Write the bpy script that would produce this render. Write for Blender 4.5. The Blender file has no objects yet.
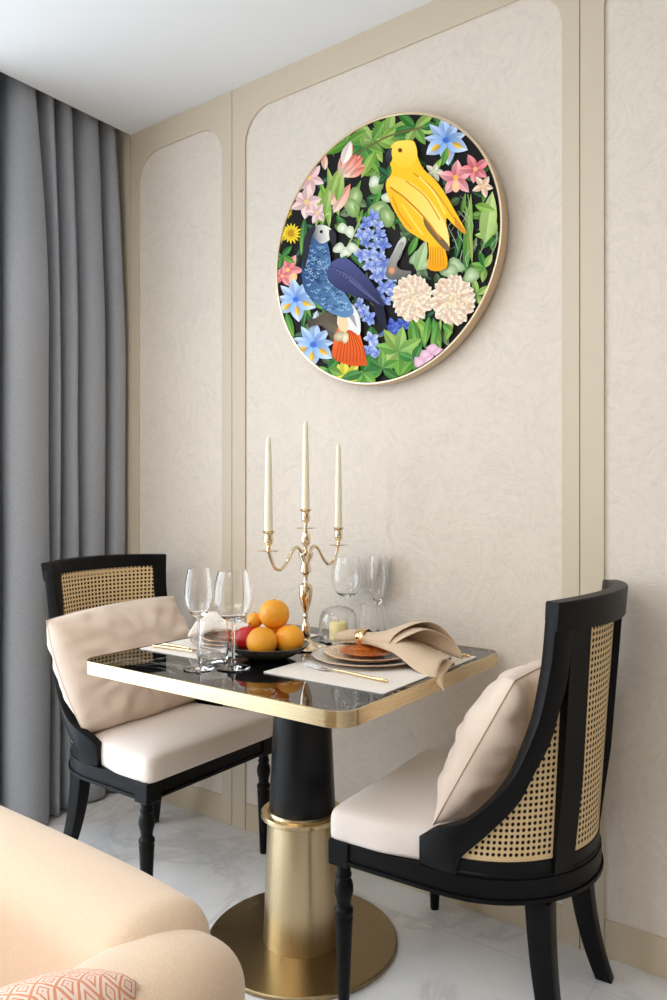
import bpy, bmesh, math, random
import numpy as np
from mathutils import Vector, Matrix, noise
random.seed(7)
PI = math.pi
scn = bpy.context.scene
COL = scn.collection

# ---------------------------------------------------------------- helpers
def lin(c):
    r = []
    for v in c[:3]:
        v = v / 255.0
        r.append(v / 12.92 if v <= 0.04045 else ((v + 0.055) / 1.055) ** 2.4)
    return (r[0], r[1], r[2], 1.0)

def mat(name, color=(200, 200, 200), rough=0.5, metal=0.0, **kw):
    m = bpy.data.materials.new(name); m.use_nodes = True
    b = m.node_tree.nodes['Principled BSDF']
    b.inputs['Base Color'].default_value = lin(color)
    b.inputs['Roughness'].default_value = rough
    b.inputs['Metallic'].default_value = metal
    for k, v in kw.items():
        b.inputs[k].default_value = v
    return m

class NT:
    """tiny node helper"""
    def __init__(s, m):
        s.t = m.node_tree; s.b = s.t.nodes.get('Principled BSDF')
    def n(s, typ, **kw):
        nd = s.t.nodes.new(typ)
        for k, v in kw.items():
            if k.startswith('i_'):
                key = k[2:].replace('_', ' ')
                nd.inputs[key].default_value = v
            else:
                setattr(nd, k, v)
        return nd
    def l(s, a, b): s.t.links.new(a, b)
    def ramp(s, stops):
        r = s.n('ShaderNodeValToRGB'); e = r.color_ramp.elements
        while len(e) < len(stops): e.new(0.5)
        for el, (p, c) in zip(e, stops):
            el.position = p; el.color = c
        return r
    def coords(s, scale=(1, 1, 1), rot=(0, 0, 0), kind='Object'):
        tc = s.n('ShaderNodeTexCoord'); mp = s.n('ShaderNodeMapping')
        mp.inputs['Scale'].default_value = scale; mp.inputs['Rotation'].default_value = rot
        s.l(tc.outputs[kind], mp.inputs['Vector'])
        return mp.outputs['Vector']
    def bump(s, height, strength=0.2, dist=0.002):
        bp = s.n('ShaderNodeBump'); bp.inputs['Strength'].default_value = strength
        bp.inputs['Distance'].default_value = dist
        s.l(height, bp.inputs['Height'])
        s.l(bp.outputs['Normal'], s.b.inputs['Normal'])
        return bp

def finish(bm, angle=40):
    bm.normal_update()
    bmesh.ops.recalc_face_normals(bm, faces=bm.faces)
    for f in bm.faces: f.smooth = True
    ca = math.radians(angle)
    for e in bm.edges:
        if len(e.link_faces) == 2:
            if e.calc_face_angle(0.0) > ca: e.smooth = False

def obj(name, bm, material, parent=None, loc=(0, 0, 0), angle=40, recalc=True):
    if recalc: finish(bm, angle)
    me = bpy.data.meshes.new(name); bm.to_mesh(me); bm.free()
    o = bpy.data.objects.new(name, me); COL.objects.link(o)
    if material is not None:
        for m in (material if isinstance(material, (list, tuple)) else [material]): me.materials.append(m)
    o.location = loc
    if parent is not None: o.parent = parent
    return o

def tag(o, label=None, cat=None, group=None, kind=None):
    if label: o['label'] = label
    if cat: o['category'] = cat
    if group: o['group'] = group
    if kind: o['kind'] = kind
    return o

def thing(name, label, cat, loc=(0, 0, 0), rz=0.0, group=None):
    o = bpy.data.objects.new(name, None); COL.objects.link(o)
    o.empty_display_size = 0.1
    o.location = loc; o.rotation_euler = (0, 0, rz)
    return tag(o, label, cat, group)

def dup(root, loc, rz, label, group=None):
    r = root.copy(); COL.objects.link(r); r.location = loc; r.rotation_euler = (0, 0, rz)
    r['label'] = label
    if group: r['group'] = group
    for ch in list(root.children):
        c = ch.copy(); COL.objects.link(c); c.parent = r
        for g in list(ch.children):
            d = g.copy(); COL.objects.link(d); d.parent = c
    return r

def struct(name, bm, m, parent=None, angle=40):
    o = obj(name, bm, m, parent, angle=angle)
    o['kind'] = 'structure'
    return o

def box(bm, x0, x1, y0, y1, z0, z1, bev=0.0, seg=2):
    vs = [bm.verts.new((x, y, z)) for x in (x0, x1) for y in (y0, y1) for z in (z0, z1)]
    idx = [(0, 1, 3, 2), (4, 6, 7, 5), (0, 4, 5, 1), (2, 3, 7, 6), (0, 2, 6, 4), (1, 5, 7, 3)]
    fs = [bm.faces.new([vs[i] for i in q]) for q in idx]
    if bev > 0:
        es = list({e for f in fs for e in f.edges})
        bmesh.ops.bevel(bm, geom=es, offset=bev, segments=seg, profile=0.5, affect='EDGES')

def lathe(bm, prof, seg=40, c=(0, 0, 0), close=False):
    rings = []
    for r, z in prof:
        if r < 1e-6:
            rings.append([bm.verts.new((c[0], c[1], c[2] + z))])
        else:
            rings.append([bm.verts.new((c[0] + r * math.cos(2 * PI * i / seg), c[1] + r * math.sin(2 * PI * i / seg), c[2] + z)) for i in range(seg)])
    pairs = list(zip(rings[:-1], rings[1:]))
    if close: pairs.append((rings[-1], rings[0]))
    for a, b in pairs:
        for i in range(seg):
            j = (i + 1) % seg
            if len(a) == 1 and len(b) == 1: continue
            if len(a) == 1: bm.faces.new((a[0], b[i], b[j]))
            elif len(b) == 1: bm.faces.new((a[i], b[0], a[j]))
            else: bm.faces.new((a[i], b[i], b[j], a[j]))

def catmull(pts, n):
    """resample a polyline of k-dim points with Catmull-Rom, n per segment"""
    P = [np.array(p, float) for p in pts]
    P = [2 * P[0] - P[1]] + P + [2 * P[-1] - P[-2]]
    out = []
    for i in range(1, len(P) - 2):
        p0, p1, p2, p3 = P[i - 1:i + 3]
        for k in range(n):
            t = k / n
            out.append(0.5 * (2 * p1 + (p2 - p0) * t + (2 * p0 - 5 * p1 + 4 * p2 - p3) * t * t + (3 * p1 - p0 - 3 * p2 + p3) * t ** 3))
    out.append(P[-2])
    return out

def tube(bm, pts, rad, seg=12, caps=True):
    """pts list of 3-vectors; rad scalar or list"""
    pts = [Vector(p) for p in pts]
    n = len(pts)
    if not isinstance(rad, (list, tuple, np.ndarray)): rad = [rad] * n
    up = None; rings = []
    for i in range(n):
        t = (pts[min(i + 1, n - 1)] - pts[max(i - 1, 0)]).normalized()
        if up is None:
            up = Vector((0, 0, 1)) if abs(t.z) < 0.9 else Vector((1, 0, 0))
        s = t.cross(up).normalized(); up = s.cross(t).normalized()
        rings.append([bm.verts.new(pts[i] + (s * math.cos(2 * PI * k / seg) + up * math.sin(2 * PI * k / seg)) * rad[i]) for k in range(seg)])
    for a, b in zip(rings[:-1], rings[1:]):
        for k in range(seg):
            j = (k + 1) % seg
            bm.faces.new((a[k], a[j], b[j], b[k]))
    if caps:
        bm.faces.new(rings[0][::-1]); bm.faces.new(rings[-1])

def grid(bm, fn, nu, nv, wrapu=False):
    """fn(i/nu, j/nv) -> point"""
    V = [[bm.verts.new(fn(i / nu, j / nv)) for j in range(nv + 1)] for i in range(nu if wrapu else nu + 1)]
    m = len(V)
    for i in range(nu):
        for j in range(nv):
            a, b = V[i], V[(i + 1) % m]
            bm.faces.new((a[j], b[j], b[j + 1], a[j + 1]))
    return V

def prism(bm, outline, z0, z1):
    """outline: list of (x,y)"""
    a = [bm.verts.new((x, y, z0)) for x, y in outline]; b = [bm.verts.new((x, y, z1)) for x, y in outline]
    n = len(a)
    bm.faces.new(a[::-1]); bm.faces.new(b)
    for i in range(n):
        j = (i + 1) % n
        bm.faces.new((a[i], a[j], b[j], b[i]))

def sections(bm, secs, caps=True):
    """loft through lists of equal vertex counts (closed sections)"""
    R = [[bm.verts.new(p) for p in s] for s in secs]
    n = len(R[0])
    for a, b in zip(R[:-1], R[1:]):
        for k in range(n):
            j = (k + 1) % n
            bm.faces.new((a[k], a[j], b[j], b[k]))
    if caps:
        bm.faces.new(R[0][::-1]); bm.faces.new(R[-1])

def rrect(x0, x1, y0, y1, r, n=8):
    out = []
    for cx, cy, a0 in ((x1 - r, y1 - r, 0), (x0 + r, y1 - r, 90), (x0 + r, y0 + r, 180), (x1 - r, y0 + r, 270)):
        for k in range(n + 1):
            a = math.radians(a0 + 90 * k / n)
            out.append((cx + r * math.cos(a), cy + r * math.sin(a)))
    return out

BM = bmesh.new

# ---------------------------------------------------------------- materials
def fabric(name, color, rough=0.85, scale=900, strength=0.25, vary=0.06, sheen=0.3):
    m = mat(name, color, rough); t = NT(m)
    t.b.inputs['Sheen Weight'].default_value = sheen
    v = t.coords()
    w1 = t.n('ShaderNodeTexNoise', i_Scale=scale * 0.35, i_Detail=3.0); t.l(v, w1.inputs['Vector'])
    w2 = t.n('ShaderNodeTexNoise', i_Scale=14.0, i_Detail=4.0); t.l(v, w2.inputs['Vector'])
    mx = t.n('ShaderNodeMix', data_type='RGBA', blend_type='MULTIPLY')
    c = lin(color)
    mx.inputs['A'].default_value = c
    r = t.ramp([(0.3, (1 - vary * 2,) * 3 + (1,)), (0.7, (1 + vary,) * 3 + (1,))])
    t.l(w1.outputs['Fac'], r.inputs['Fac'])
    mx.inputs['Factor'].default_value = 1.0
    t.l(r.outputs['Color'], mx.inputs['B']); t.l(mx.outputs['Result'], t.b.inputs['Base Color'])
    t.bump(w1.outputs['Fac'], strength, 0.0012)
    return m

M = {}
# textured plaster wallpaper
def plaster(name, color):
    m = mat(name, color, 0.8); t = NT(m)
    v = t.coords((1, 1, 1))
    wn = t.n('ShaderNodeTexNoise', i_Scale=7.0, i_Detail=3.0); t.l(v, wn.inputs['Vector'])
    ad = t.n('ShaderNodeMix', data_type='VECTOR'); ad.inputs['Factor'].default_value = 0.10
    t.l(v, ad.inputs['A']); t.l(wn.outputs['Color'], ad.inputs['B'])
    hs = []
    for sc, thin, off in ((9.0, 95.0, 0.0), (15.0, 120.0, 5.3)):
        mo = t.n('ShaderNodeMapping'); mo.inputs['Location'].default_value = (off, off, off); t.l(ad.outputs['Result'], mo.inputs['Vector'])
        vo = t.n('ShaderNodeTexVoronoi', i_Scale=sc); t.l(mo.outputs['Vector'], vo.inputs['Vector'])
        sp_ = t.n('ShaderNodeSeparateColor'); t.l(vo.outputs['Color'], sp_.inputs[0])
        an = t.n('ShaderNodeMath', operation='MULTIPLY'); an.inputs[1].default_value = 3.1416; t.l(sp_.outputs[0], an.inputs[0])
        ro_ = t.n('ShaderNodeVectorRotate', rotation_type='Y_AXIS'); t.l(ad.outputs['Result'], ro_.inputs['Vector']); t.l(an.outputs[0], ro_.inputs['Angle'])
        mp = t.n('ShaderNodeMapping'); mp.inputs['Scale'].default_value = (thin, thin, 9.0); t.l(ro_.outputs['Vector'], mp.inputs['Vector'])
        n = t.n('ShaderNodeTexNoise', i_Scale=1.0, i_Detail=4.0, i_Roughness=0.6); t.l(mp.outputs['Vector'], n.inputs['Vector']); hs.append(n)
    m2 = t.n('ShaderNodeMix', data_type='FLOAT'); m2.inputs['Factor'].default_value = 0.45
    t.l(hs[0].outputs['Fac'], m2.inputs['A']); t.l(hs[1].outputs['Fac'], m2.inputs['B'])
    big = t.n('ShaderNodeTexNoise', i_Scale=5.0, i_Detail=4.0, i_Roughness=0.65); t.l(v, big.inputs['Vector'])
    m3 = t.n('ShaderNodeMix', data_type='FLOAT'); m3.inputs['Factor'].default_value = 0.18
    t.l(m2.outputs['Result'], m3.inputs['A']); t.l(big.outputs['Fac'], m3.inputs['B'])
    r = t.ramp([(0.32, lin([c * 0.95 for c in color])), (0.5, lin(color)), (0.68, lin([min(255, c * 1.03) for c in color]))])
    t.l(m3.outputs['Result'], r.inputs['Fac']); t.l(r.outputs['Color'], t.b.inputs['Base Color'])
    t.bump(m2.outputs['Result'], 0.55, 0.004)
    return m
M['plaster'] = plaster('wall_plaster', (219, 208, 195))
M['frame'] = mat('beige_lacquer', (203, 189, 167), 0.45)
M['skirt'] = mat('skirting_beige', (200, 184, 158), 0.45)
M['ceiling'] = mat('ceiling_white', (234, 234, 234), 0.9)
M['wall'] = mat('wall_offwhite', (222, 214, 204), 0.85)

def marble_floor():
    m = mat('marble_floor', (234, 234, 236), 0.10); t = NT(m)
    v = t.coords()
    n1 = t.n('ShaderNodeTexNoise', i_Scale=1.6, i_Detail=6.0, i_Roughness=0.6, i_Distortion=1.2); t.l(v, n1.inputs['Vector'])
    r1 = t.ramp([(0.455, (0, 0, 0, 1)), (0.497, (1, 1, 1, 1)), (0.54, (0, 0, 0, 1))]); t.l(n1.outputs['Fac'], r1.inputs['Fac'])
    n2 = t.n('ShaderNodeTexNoise', i_Scale=2.6, i_Detail=5.0); t.l(v, n2.inputs['Vector'])
    r2 = t.ramp([(0.35, lin((222, 224, 228))), (0.6, lin((240, 239, 238)))]); t.l(n2.outputs['Fac'], r2.inputs['Fac'])
    mm = t.n('ShaderNodeMath', operation='MULTIPLY'); mm.inputs[1].default_value = 0.45; t.l(r1.outputs['Color'], mm.inputs[0])
    mx = t.n('ShaderNodeMix', data_type='RGBA'); t.l(mm.outputs[0], mx.inputs['Factor'])
    t.l(r2.outputs['Color'], mx.inputs['A']); mx.inputs['B'].default_value = lin((190, 190, 193))
    # thin joints on a 0.8 m module
    br = t.n('ShaderNodeTexBrick', offset=0.0, i_Scale=1.0)
    br.inputs['Mortar Size'].default_value = 0.0012; br.inputs['Brick Width'].default_value = 0.8; br.inputs['Row Height'].default_value = 0.8
    mp = t.n('ShaderNodeMapping'); mp.inputs['Location'].default_value = (-0.275, 0.13, 0)
    t.l(v, mp.inputs['Vector']); t.l(mp.outputs['Vector'], br.inputs['Vector'])
    m2 = t.n('ShaderNodeMix', data_type='RGBA'); t.l(br.outputs['Fac'], m2.inputs['Factor'])
    t.l(mx.outputs['Result'], m2.inputs['A']); m2.inputs['B'].default_value = lin((206, 204, 200))
    t.l(m2.outputs['Result'], t.b.inputs['Base Color'])
    return m
M['floor'] = marble_floor()

def black_marble():
    m = mat('black_marble', (14, 14, 16), 0.03); t = NT(m)
    v = t.coords((1, 1, 1))
    n1 = t.n('ShaderNodeTexNoise', i_Scale=3.0, i_Detail=5.0, i_Roughness=0.6, i_Distortion=0.8); t.l(v, n1.inputs['Vector'])
    r1 = t.ramp([(0.488, (0, 0, 0, 1)), (0.5, (1, 1, 1, 1)), (0.512, (0, 0, 0, 1))]); t.l(n1.outputs['Fac'], r1.inputs['Fac'])
    mm = t.n('ShaderNodeMath', operation='MULTIPLY'); mm.inputs[1].default_value = 0.35; t.l(r1.outputs['Color'], mm.inputs[0])
    mx = t.n('ShaderNodeMix', data_type='RGBA'); t.l(mm.outputs[0], mx.inputs['Factor'])
    mx.inputs['A'].default_value = lin((16, 16, 18)); mx.inputs['B'].default_value = lin((190, 186, 180))
    t.l(mx.outputs['Result'], t.b.inputs['Base Color'])
    return m
M['blackmarble'] = black_marble()

def brushed(name, color, rough, axis='z'):
    m = mat(name, color, rough, 1.0); t = NT(m)
    v = t.coords((6, 6, 1500) if axis == 'z' else ((700, 700, 2) if axis == 'v' else (200, 4, 200)))
    n = t.n('ShaderNodeTexNoise', i_Scale=1.0, i_Detail=3.0); t.l(v, n.inputs['Vector'])
    r = t.ramp([(0.3, (rough * 0.85,) * 3 + (1,)), (0.7, (rough * 1.15,) * 3 + (1,))]); t.l(n.outputs['Fac'], r.inputs['Fac'])
    t.l(r.outputs['Color'], t.b.inputs['Roughness'])
    return m
M['brass'] = brushed('brushed_brass', (210, 190, 152), 0.26)
M['brass_v'] = brushed('brushed_brass_upright', (204, 184, 148), 0.32, 'v')
M['bronze'] = brushed('brushed_bronze', (158, 138, 104), 0.30)
M['gold'] = mat('polished_gold', (232, 200, 150), 0.10, 1.0)
M['champagne'] = mat('polished_champagne_metal', (238, 220, 190), 0.08, 1.0)
M['silver'] = mat('polished_steel', (216, 214, 212), 0.12, 1.0)
M['copper'] = mat('copper_rim', (206, 150, 110), 0.25, 0.9)
M['black_metal'] = mat('black_satin_metal', (9, 9, 11), 0.34, **{'Specular IOR Level': 0.25})

def black_wood():
    m = mat('black_stained_wood', (9, 9, 10), 0.42, **{'Specular IOR Level': 0.16}); t = NT(m)
    v = t.coords((60, 60, 8))
    n = t.n('ShaderNodeTexNoise', i_Scale=1.0, i_Detail=4.0); t.l(v, n.inputs['Vector'])
    t.bump(n.outputs['Fac'], 0.12, 0.002)
    return m
M['wood'] = black_wood()

def cane():
    m = mat('natural_cane', (222, 186, 128), 0.55); t = NT(m)
    uv = t.n('ShaderNodeUVMap')
    a = t.n('ShaderNodeTexWave', wave_type='BANDS', bands_direction='DIAGONAL', i_Scale=1.6); t.l(uv.outputs['UV'], a.inputs['Vector'])
    n = t.n('ShaderNodeTexNoise', i_Scale=1.5, i_Detail=3.0); t.l(uv.outputs['UV'], n.inputs['Vector'])
    r = t.ramp([(0.0, lin((212, 178, 124))), (0.6, lin((238, 212, 164)))]); t.l(a.outputs['Fac'], r.inputs['Fac'])
    mx = t.n('ShaderNodeMix', data_type='RGBA', blend_type='MULTIPLY'); mx.inputs['Factor'].default_value = 0.35
    t.l(r.outputs['Color'], mx.inputs['A']); t.l(n.outputs['Color'], mx.inputs['B'])
    t.l(r.outputs['Color'], t.b.inputs['Base Color'])
    t.bump(a.outputs['Fac'], 0.4, 0.001)
    return m
M['cane'] = cane()
M['hole_shade'] = mat('dark_hole_shade', (46, 32, 20), 0.95)  # dark brown standing in for the shade inside the cane holes
M['seat'] = fabric('cream_velvet', (232, 220, 212), 0.8, 700, 0.15, 0.02, 0.4)
M['pillow'] = fabric('blush_velvet', (224, 203, 186), 0.8, 700, 0.2, 0.03, 0.4)
M['curtain'] = fabric('grey_curtain_cloth', (160, 163, 169), 0.9, 1000, 0.3, 0.10, 0.1)
M['sofa'] = fabric('peach_woven_cloth', (223, 197, 169), 0.9, 1600, 0.4, 0.05, 0.3)
M['linen'] = fabric('cream_linen', (236, 228, 218), 0.9, 1300, 0.3, 0.05, 0.0)
M['napkin'] = fabric('beige_linen_napkin', (212, 188, 160), 0.9, 1300, 0.3, 0.05, 0.1)
M['white_napkin'] = fabric('ivory_linen_napkin', (234, 226, 216), 0.9, 1300, 0.3, 0.05, 0.1)

def trellis():
    m = mat('orange_trellis_cloth', (235, 180, 150), 0.9); t = NT(m)
    uv = t.n('ShaderNodeUVMap')
    mp = t.n('ShaderNodeMapping'); mp.inputs['Scale'].default_value = (24, 24, 1); mp.inputs['Rotation'].default_value = (0, 0, PI / 4)
    t.l(uv.outputs['UV'], mp.inputs['Vector'])
    fr = t.n('ShaderNodeVectorMath', operation='FRACTION'); t.l(mp.outputs['Vector'], fr.inputs[0])
    sb = t.n('ShaderNodeVectorMath', operation='SUBTRACT'); sb.inputs[1].default_value = (0.5, 0.5, 0); t.l(fr.outputs[0], sb.inputs[0])
    ab = t.n('ShaderNodeVectorMath', operation='ABSOLUTE'); t.l(sb.outputs[0], ab.inputs[0])
    sx = t.n('ShaderNodeSeparateXYZ'); t.l(ab.outputs[0], sx.inputs[0])
    mxm = t.n('ShaderNodeMath', operation='MAXIMUM'); t.l(sx.outputs['X'], mxm.inputs[0]); t.l(sx.outputs['Y'], mxm.inputs[1])
    r = t.ramp([(0.0, lin((222, 140, 104))), (0.09, lin((238, 214, 198))), (0.19, lin((238, 214, 198))), (0.215, lin((222, 146, 112))), (0.265, lin((222, 146, 112))), (0.29, lin((238, 214, 198))), (0.42, lin((238, 214, 198))), (0.45, lin((224, 150, 116)))])
    r.color_ramp.interpolation = 'LINEAR'
    t.l(mxm.outputs[0], r.inputs['Fac']); t.l(r.outputs['Color'], t.b.inputs['Base Color'])
    t.bump(r.outputs['Color'], 0.5, 0.003)
    return m
M['trellis'] = trellis()

M['glass'] = mat('clear_glass', (255, 255, 255), 0.0, **{'Transmission Weight': 1.0, 'IOR': 1.46})
def thin_glass():
    m = bpy.data.materials.new('thin_dome_glass'); m.use_nodes = True; t = m.node_tree; t.nodes.clear()
    o = t.nodes.new('ShaderNodeOutputMaterial'); mx = t.nodes.new('ShaderNodeMixShader'); a = t.nodes.new('ShaderNodeBsdfTransparent'); b = t.nodes.new('ShaderNodeBsdfGlossy'); fr = t.nodes.new('ShaderNodeLayerWeight'); pw = t.nodes.new('ShaderNodeMath')
    pw.operation = 'POWER'; pw.inputs[1].default_value = 2.4; t.links.new(fr.outputs['Facing'], pw.inputs[0]); ad = t.nodes.new('ShaderNodeMath'); ad.operation = 'MULTIPLY_ADD'; ad.inputs[1].default_value = 0.7; ad.inputs[2].default_value = 0.03; t.links.new(pw.outputs[0], ad.inputs[0])
    b.inputs['Roughness'].default_value = 0.01; a.inputs['Color'].default_value = (0.99, 0.992, 0.99, 1)
    t.links.new(ad.outputs[0], mx.inputs[0]); t.links.new(a.outputs[0], mx.inputs[1]); t.links.new(b.outputs[0], mx.inputs[2]); t.links.new(mx.outputs[0], o.inputs[0])
    return m
M['thin_glass'] = thin_glass()
M['wax'] = mat('ivory_wax', (246, 238, 214), 0.45, **{'Subsurface Weight': 0.3, 'Subsurface Radius': (0.01, 0.007, 0.004)})
M['yellowwax'] = mat('yellow_wax', (252, 232, 172), 0.5, **{'Subsurface Weight': 0.3, 'Subsurface Radius': (0.01, 0.007, 0.003)})
M['wick'] = mat('wick', (90, 80, 66), 0.9)
def orange_peel():
    m = mat('orange_peel', (252, 172, 46), 0.4, **{'Subsurface Weight': 0.1, 'Subsurface Radius': (0.01, 0.005, 0.001)}); t = NT(m)
    v = t.coords()
    n = t.n('ShaderNodeTexNoise', i_Scale=420.0, i_Detail=2.0); t.l(v, n.inputs['Vector'])
    t.bump(n.outputs['Fac'], 0.25, 0.001)
    return m
M['orange'] = orange_peel()
M['apple'] = mat('red_apple_skin', (208, 28, 26), 0.35)
M['stalk'] = mat('fruit_stalk', (96, 74, 44), 0.8)
M['bowl'] = mat('dark_ceramic', (96, 88, 76), 0.22, 0.6)
M['porcelain'] = mat('grey_white_porcelain', (226, 220, 212), 0.15)
M['charger'] = mat('silver_grey_charger', (214, 208, 202), 0.2, 0.1)

def patterned(name, c1, c2, sc):
    m = mat(name, c1, 0.2); t = NT(m); v = t.coords()
    n = t.n('ShaderNodeTexNoise', i_Scale=sc, i_Detail=4.0, i_Distortion=0.8); t.l(v, n.inputs['Vector'])
    r = t.ramp([(0.47, lin(c1)), (0.53, lin(c2))]); t.l(n.outputs['Fac'], r.inputs['Fac'])
    t.l(r.outputs['Color'], t.b.inputs['Base Color'])
    return m
M['smallplate'] = patterned('rust_patterned_porcelain', (206, 112, 44), (166, 80, 28), 60)
M['dinnerplate'] = patterned('sand_speckled_porcelain', (236, 218, 192), (208, 182, 150), 90)

# ---------------------------------------------------------------- camera
CAM = Vector((2.421, -1.938, 1.165)); FOC = 745.0
yaw = math.atan2(0.5890, 0.8081)
cam = bpy.data.cameras.new('camera'); co = bpy.data.objects.new('camera', cam); COL.objects.link(co)
co.location = CAM; co.rotation_euler = (PI / 2, 0, yaw)
cam.sensor_fit = 'AUTO'; cam.sensor_width = 36.0; cam.lens = FOC / 1000 * 36.0; cam.clip_start = 0.02
scn.camera = co

# ---------------------------------------------------------------- room shell
RX, RY, CH = 4.6, -4.4, 2.63
XW = -0.30            # plane of the window wall
bm = BM(); box(bm, XW - 0.1, RX, RY, 0.1, -0.1, 0.0); struct('floor', bm, M['floor'])
bm = BM(); box(bm, 0.0, RX, RY, 0.1, CH, CH + 0.16); struct('ceiling', bm, M['ceiling'])
bm = BM(); box(bm, XW - 0.1, 0.0, RY, 0.1, CH + 0.16, CH + 0.22); struct('ceiling_pocket', bm, M['ceiling'])
# back wall carcass (behind the panelling)
bm = BM(); box(bm, XW - 0.1, RX, 0.0065, 0.1, 0, CH + 0.16); struct('wall_back', bm, M['plaster'])
# panelling frames: one unit per module, with an arched-corner opening
def panel_frame(x0, x1, ox0, ox1, oz1, r):
    """frame board from x0..x1 with a round-topped opening; stiles run to the floor, skirting fitted between them"""
    bm = BM()
    n = 12
    top = []
    for k in range(n + 1):
        a = PI - k * (PI / 2) / n
        top.append((ox0 + r + r * math.cos(a), oz1 - r + r * math.sin(a)))
    for k in range(n + 1):
        a = PI / 2 - k * (PI / 2) / n
        top.append((ox1 - r + r * math.cos(a), oz1 - r + r * math.sin(a)))
    inner = [(ox0, 0.0)] + top + [(ox1, 0.0)]
    outer = [(x0, 0.0)] + [(x0 if k == 0 else p[0], CH) for k, p in enumerate(top)] + [(x1, 0.0)]
    outer[1] = (x0, CH); outer[len(top)] = (x1, CH)
    yf, yb = 0.0, 0.0072
    vi = [bm.verts.new((p[0], yf, p[1])) for p in inner]; vo = [bm.verts.new((p[0], yf, p[1])) for p in outer]
    wi = [bm.verts.new((p[0], yb, p[1])) for p in inner]; wo = [bm.verts.new((p[0], yb, p[1])) for p in outer]
    for i in range(len(inner) - 1):
        bm.faces.new((vo[i], vo[i + 1], vi[i + 1], vi[i]))
        bm.faces.new((vi[i], vi[i + 1], wi[i + 1], wi[i]))
        bm.faces.new((vo[i + 1], vo[i], wo[i], wo[i + 1]))
        bm.faces.new((wi[i], wi[i + 1], wo[i + 1], wo[i]))
    bm.faces.new((vo[0], vi[0], wi[0], wo[0])); bm.faces.new((vi[-1], vo[-1], wo[-1], wi[-1]))
    return bm
g = 0.0015
mods = [(0.0 + g, 0.559 - g, 0.05, 0.509, 2.53, 0.115), (0.559 + g, 1.799 - g, 0.622, 1.752, 2.53, 0.115), (1.799 + g, 3.05, 1.86, 2.99, 2.53, 0.115), (3.053, 4.3, 3.11, 4.24, 2.53, 0.115)]
for k, (x0, x1, a, b, h, r) in enumerate(mods):
    struct('trim_%d' % (k + 1), panel_frame(x0, x1, a, b, h, r), M['frame'], angle=30)
    bm = BM(); box(bm, a + 0.0005, b - 0.0005, 0.0022, 0.0075, 0, 0.097, 0.0008, 1)
    struct('baseboard_%s' % ['corner', 'middle', 'right', 'far'][k], bm, M['skirt'])
bm = BM(); box(bm, XW, 0.0 - g, 0.0008, 0.0072, 0, CH + 0.15); struct('trim_9', bm, M['frame'])
# side and front walls behind the camera
bm = BM(); box(bm, RX, RX + 0.1, RY, 0.1, 0, CH); struct('wall_right', bm, mat('wall_taupe', (150, 138, 124), 0.85))
bm = BM(); box(bm, XW - 0.1, RX, RY - 0.1, RY, 0, CH + 0.16); struct('wall_front', bm, M['wall'])
# window wall with one wide opening for a glazed door
WY0, WY1, WZ1 = -3.7, -0.70, 2.5
bm = BM()
box(bm, XW - 0.1, XW, WY1, 0.1, 0, CH + 0.16); struct('wall_left', bm, M['wall'])
bm = BM(); box(bm, XW - 0.1, XW, RY, WY0, 0, CH + 0.16); struct('wall_left_end', bm, M['wall'])
bm = BM(); box(bm, XW - 0.1, XW, WY0, WY1, WZ1, CH + 0.16); struct('wall_left_lintel', bm, M['wall'])
bm = BM()
fw = 0.05
for (y0, y1, z0, z1) in ((WY0, WY0 + fw, 0, WZ1), (WY1 - fw, WY1, 0, WZ1), (-2.225, -2.175, 0, WZ1), (WY0, WY1, 0, fw), (WY0, WY1, WZ1 - fw, WZ1)):
    box(bm, XW - 0.07, XW - 0.01, y0, y1, z0, z1)
win = struct('window_1', bm, mat('window_frame_dark', (52, 54, 58), 0.4))
gm = bpy.data.materials.new('window_pane_glass'); gm.use_nodes = True
nt = gm.node_tree; nt.nodes.clear()
o_ = nt.nodes.new('ShaderNodeOutputMaterial'); mx_ = nt.nodes.new('ShaderNodeMixShader'); tr_ = nt.nodes.new('ShaderNodeBsdfTransparent'); gl_ = nt.nodes.new('ShaderNodeBsdfGlossy')
gl_.inputs['Roughness'].default_value = 0.02; mx_.inputs[0].default_value = 0.06
nt.links.new(tr_.outputs[0], mx_.inputs[1]); nt.links.new(gl_.outputs[0], mx_.inputs[2]); nt.links.new(mx_.outputs[0], o_.inputs[0])
bm = BM(); box(bm, XW - 0.045, XW - 0.037, WY0 + fw, -2.225, fw, WZ1 - fw); box(bm, XW - 0.045, XW - 0.037, -2.175, WY1 - fw, fw, WZ1 - fw)
pane = obj('window_glass', bm, gm, win)

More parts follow.
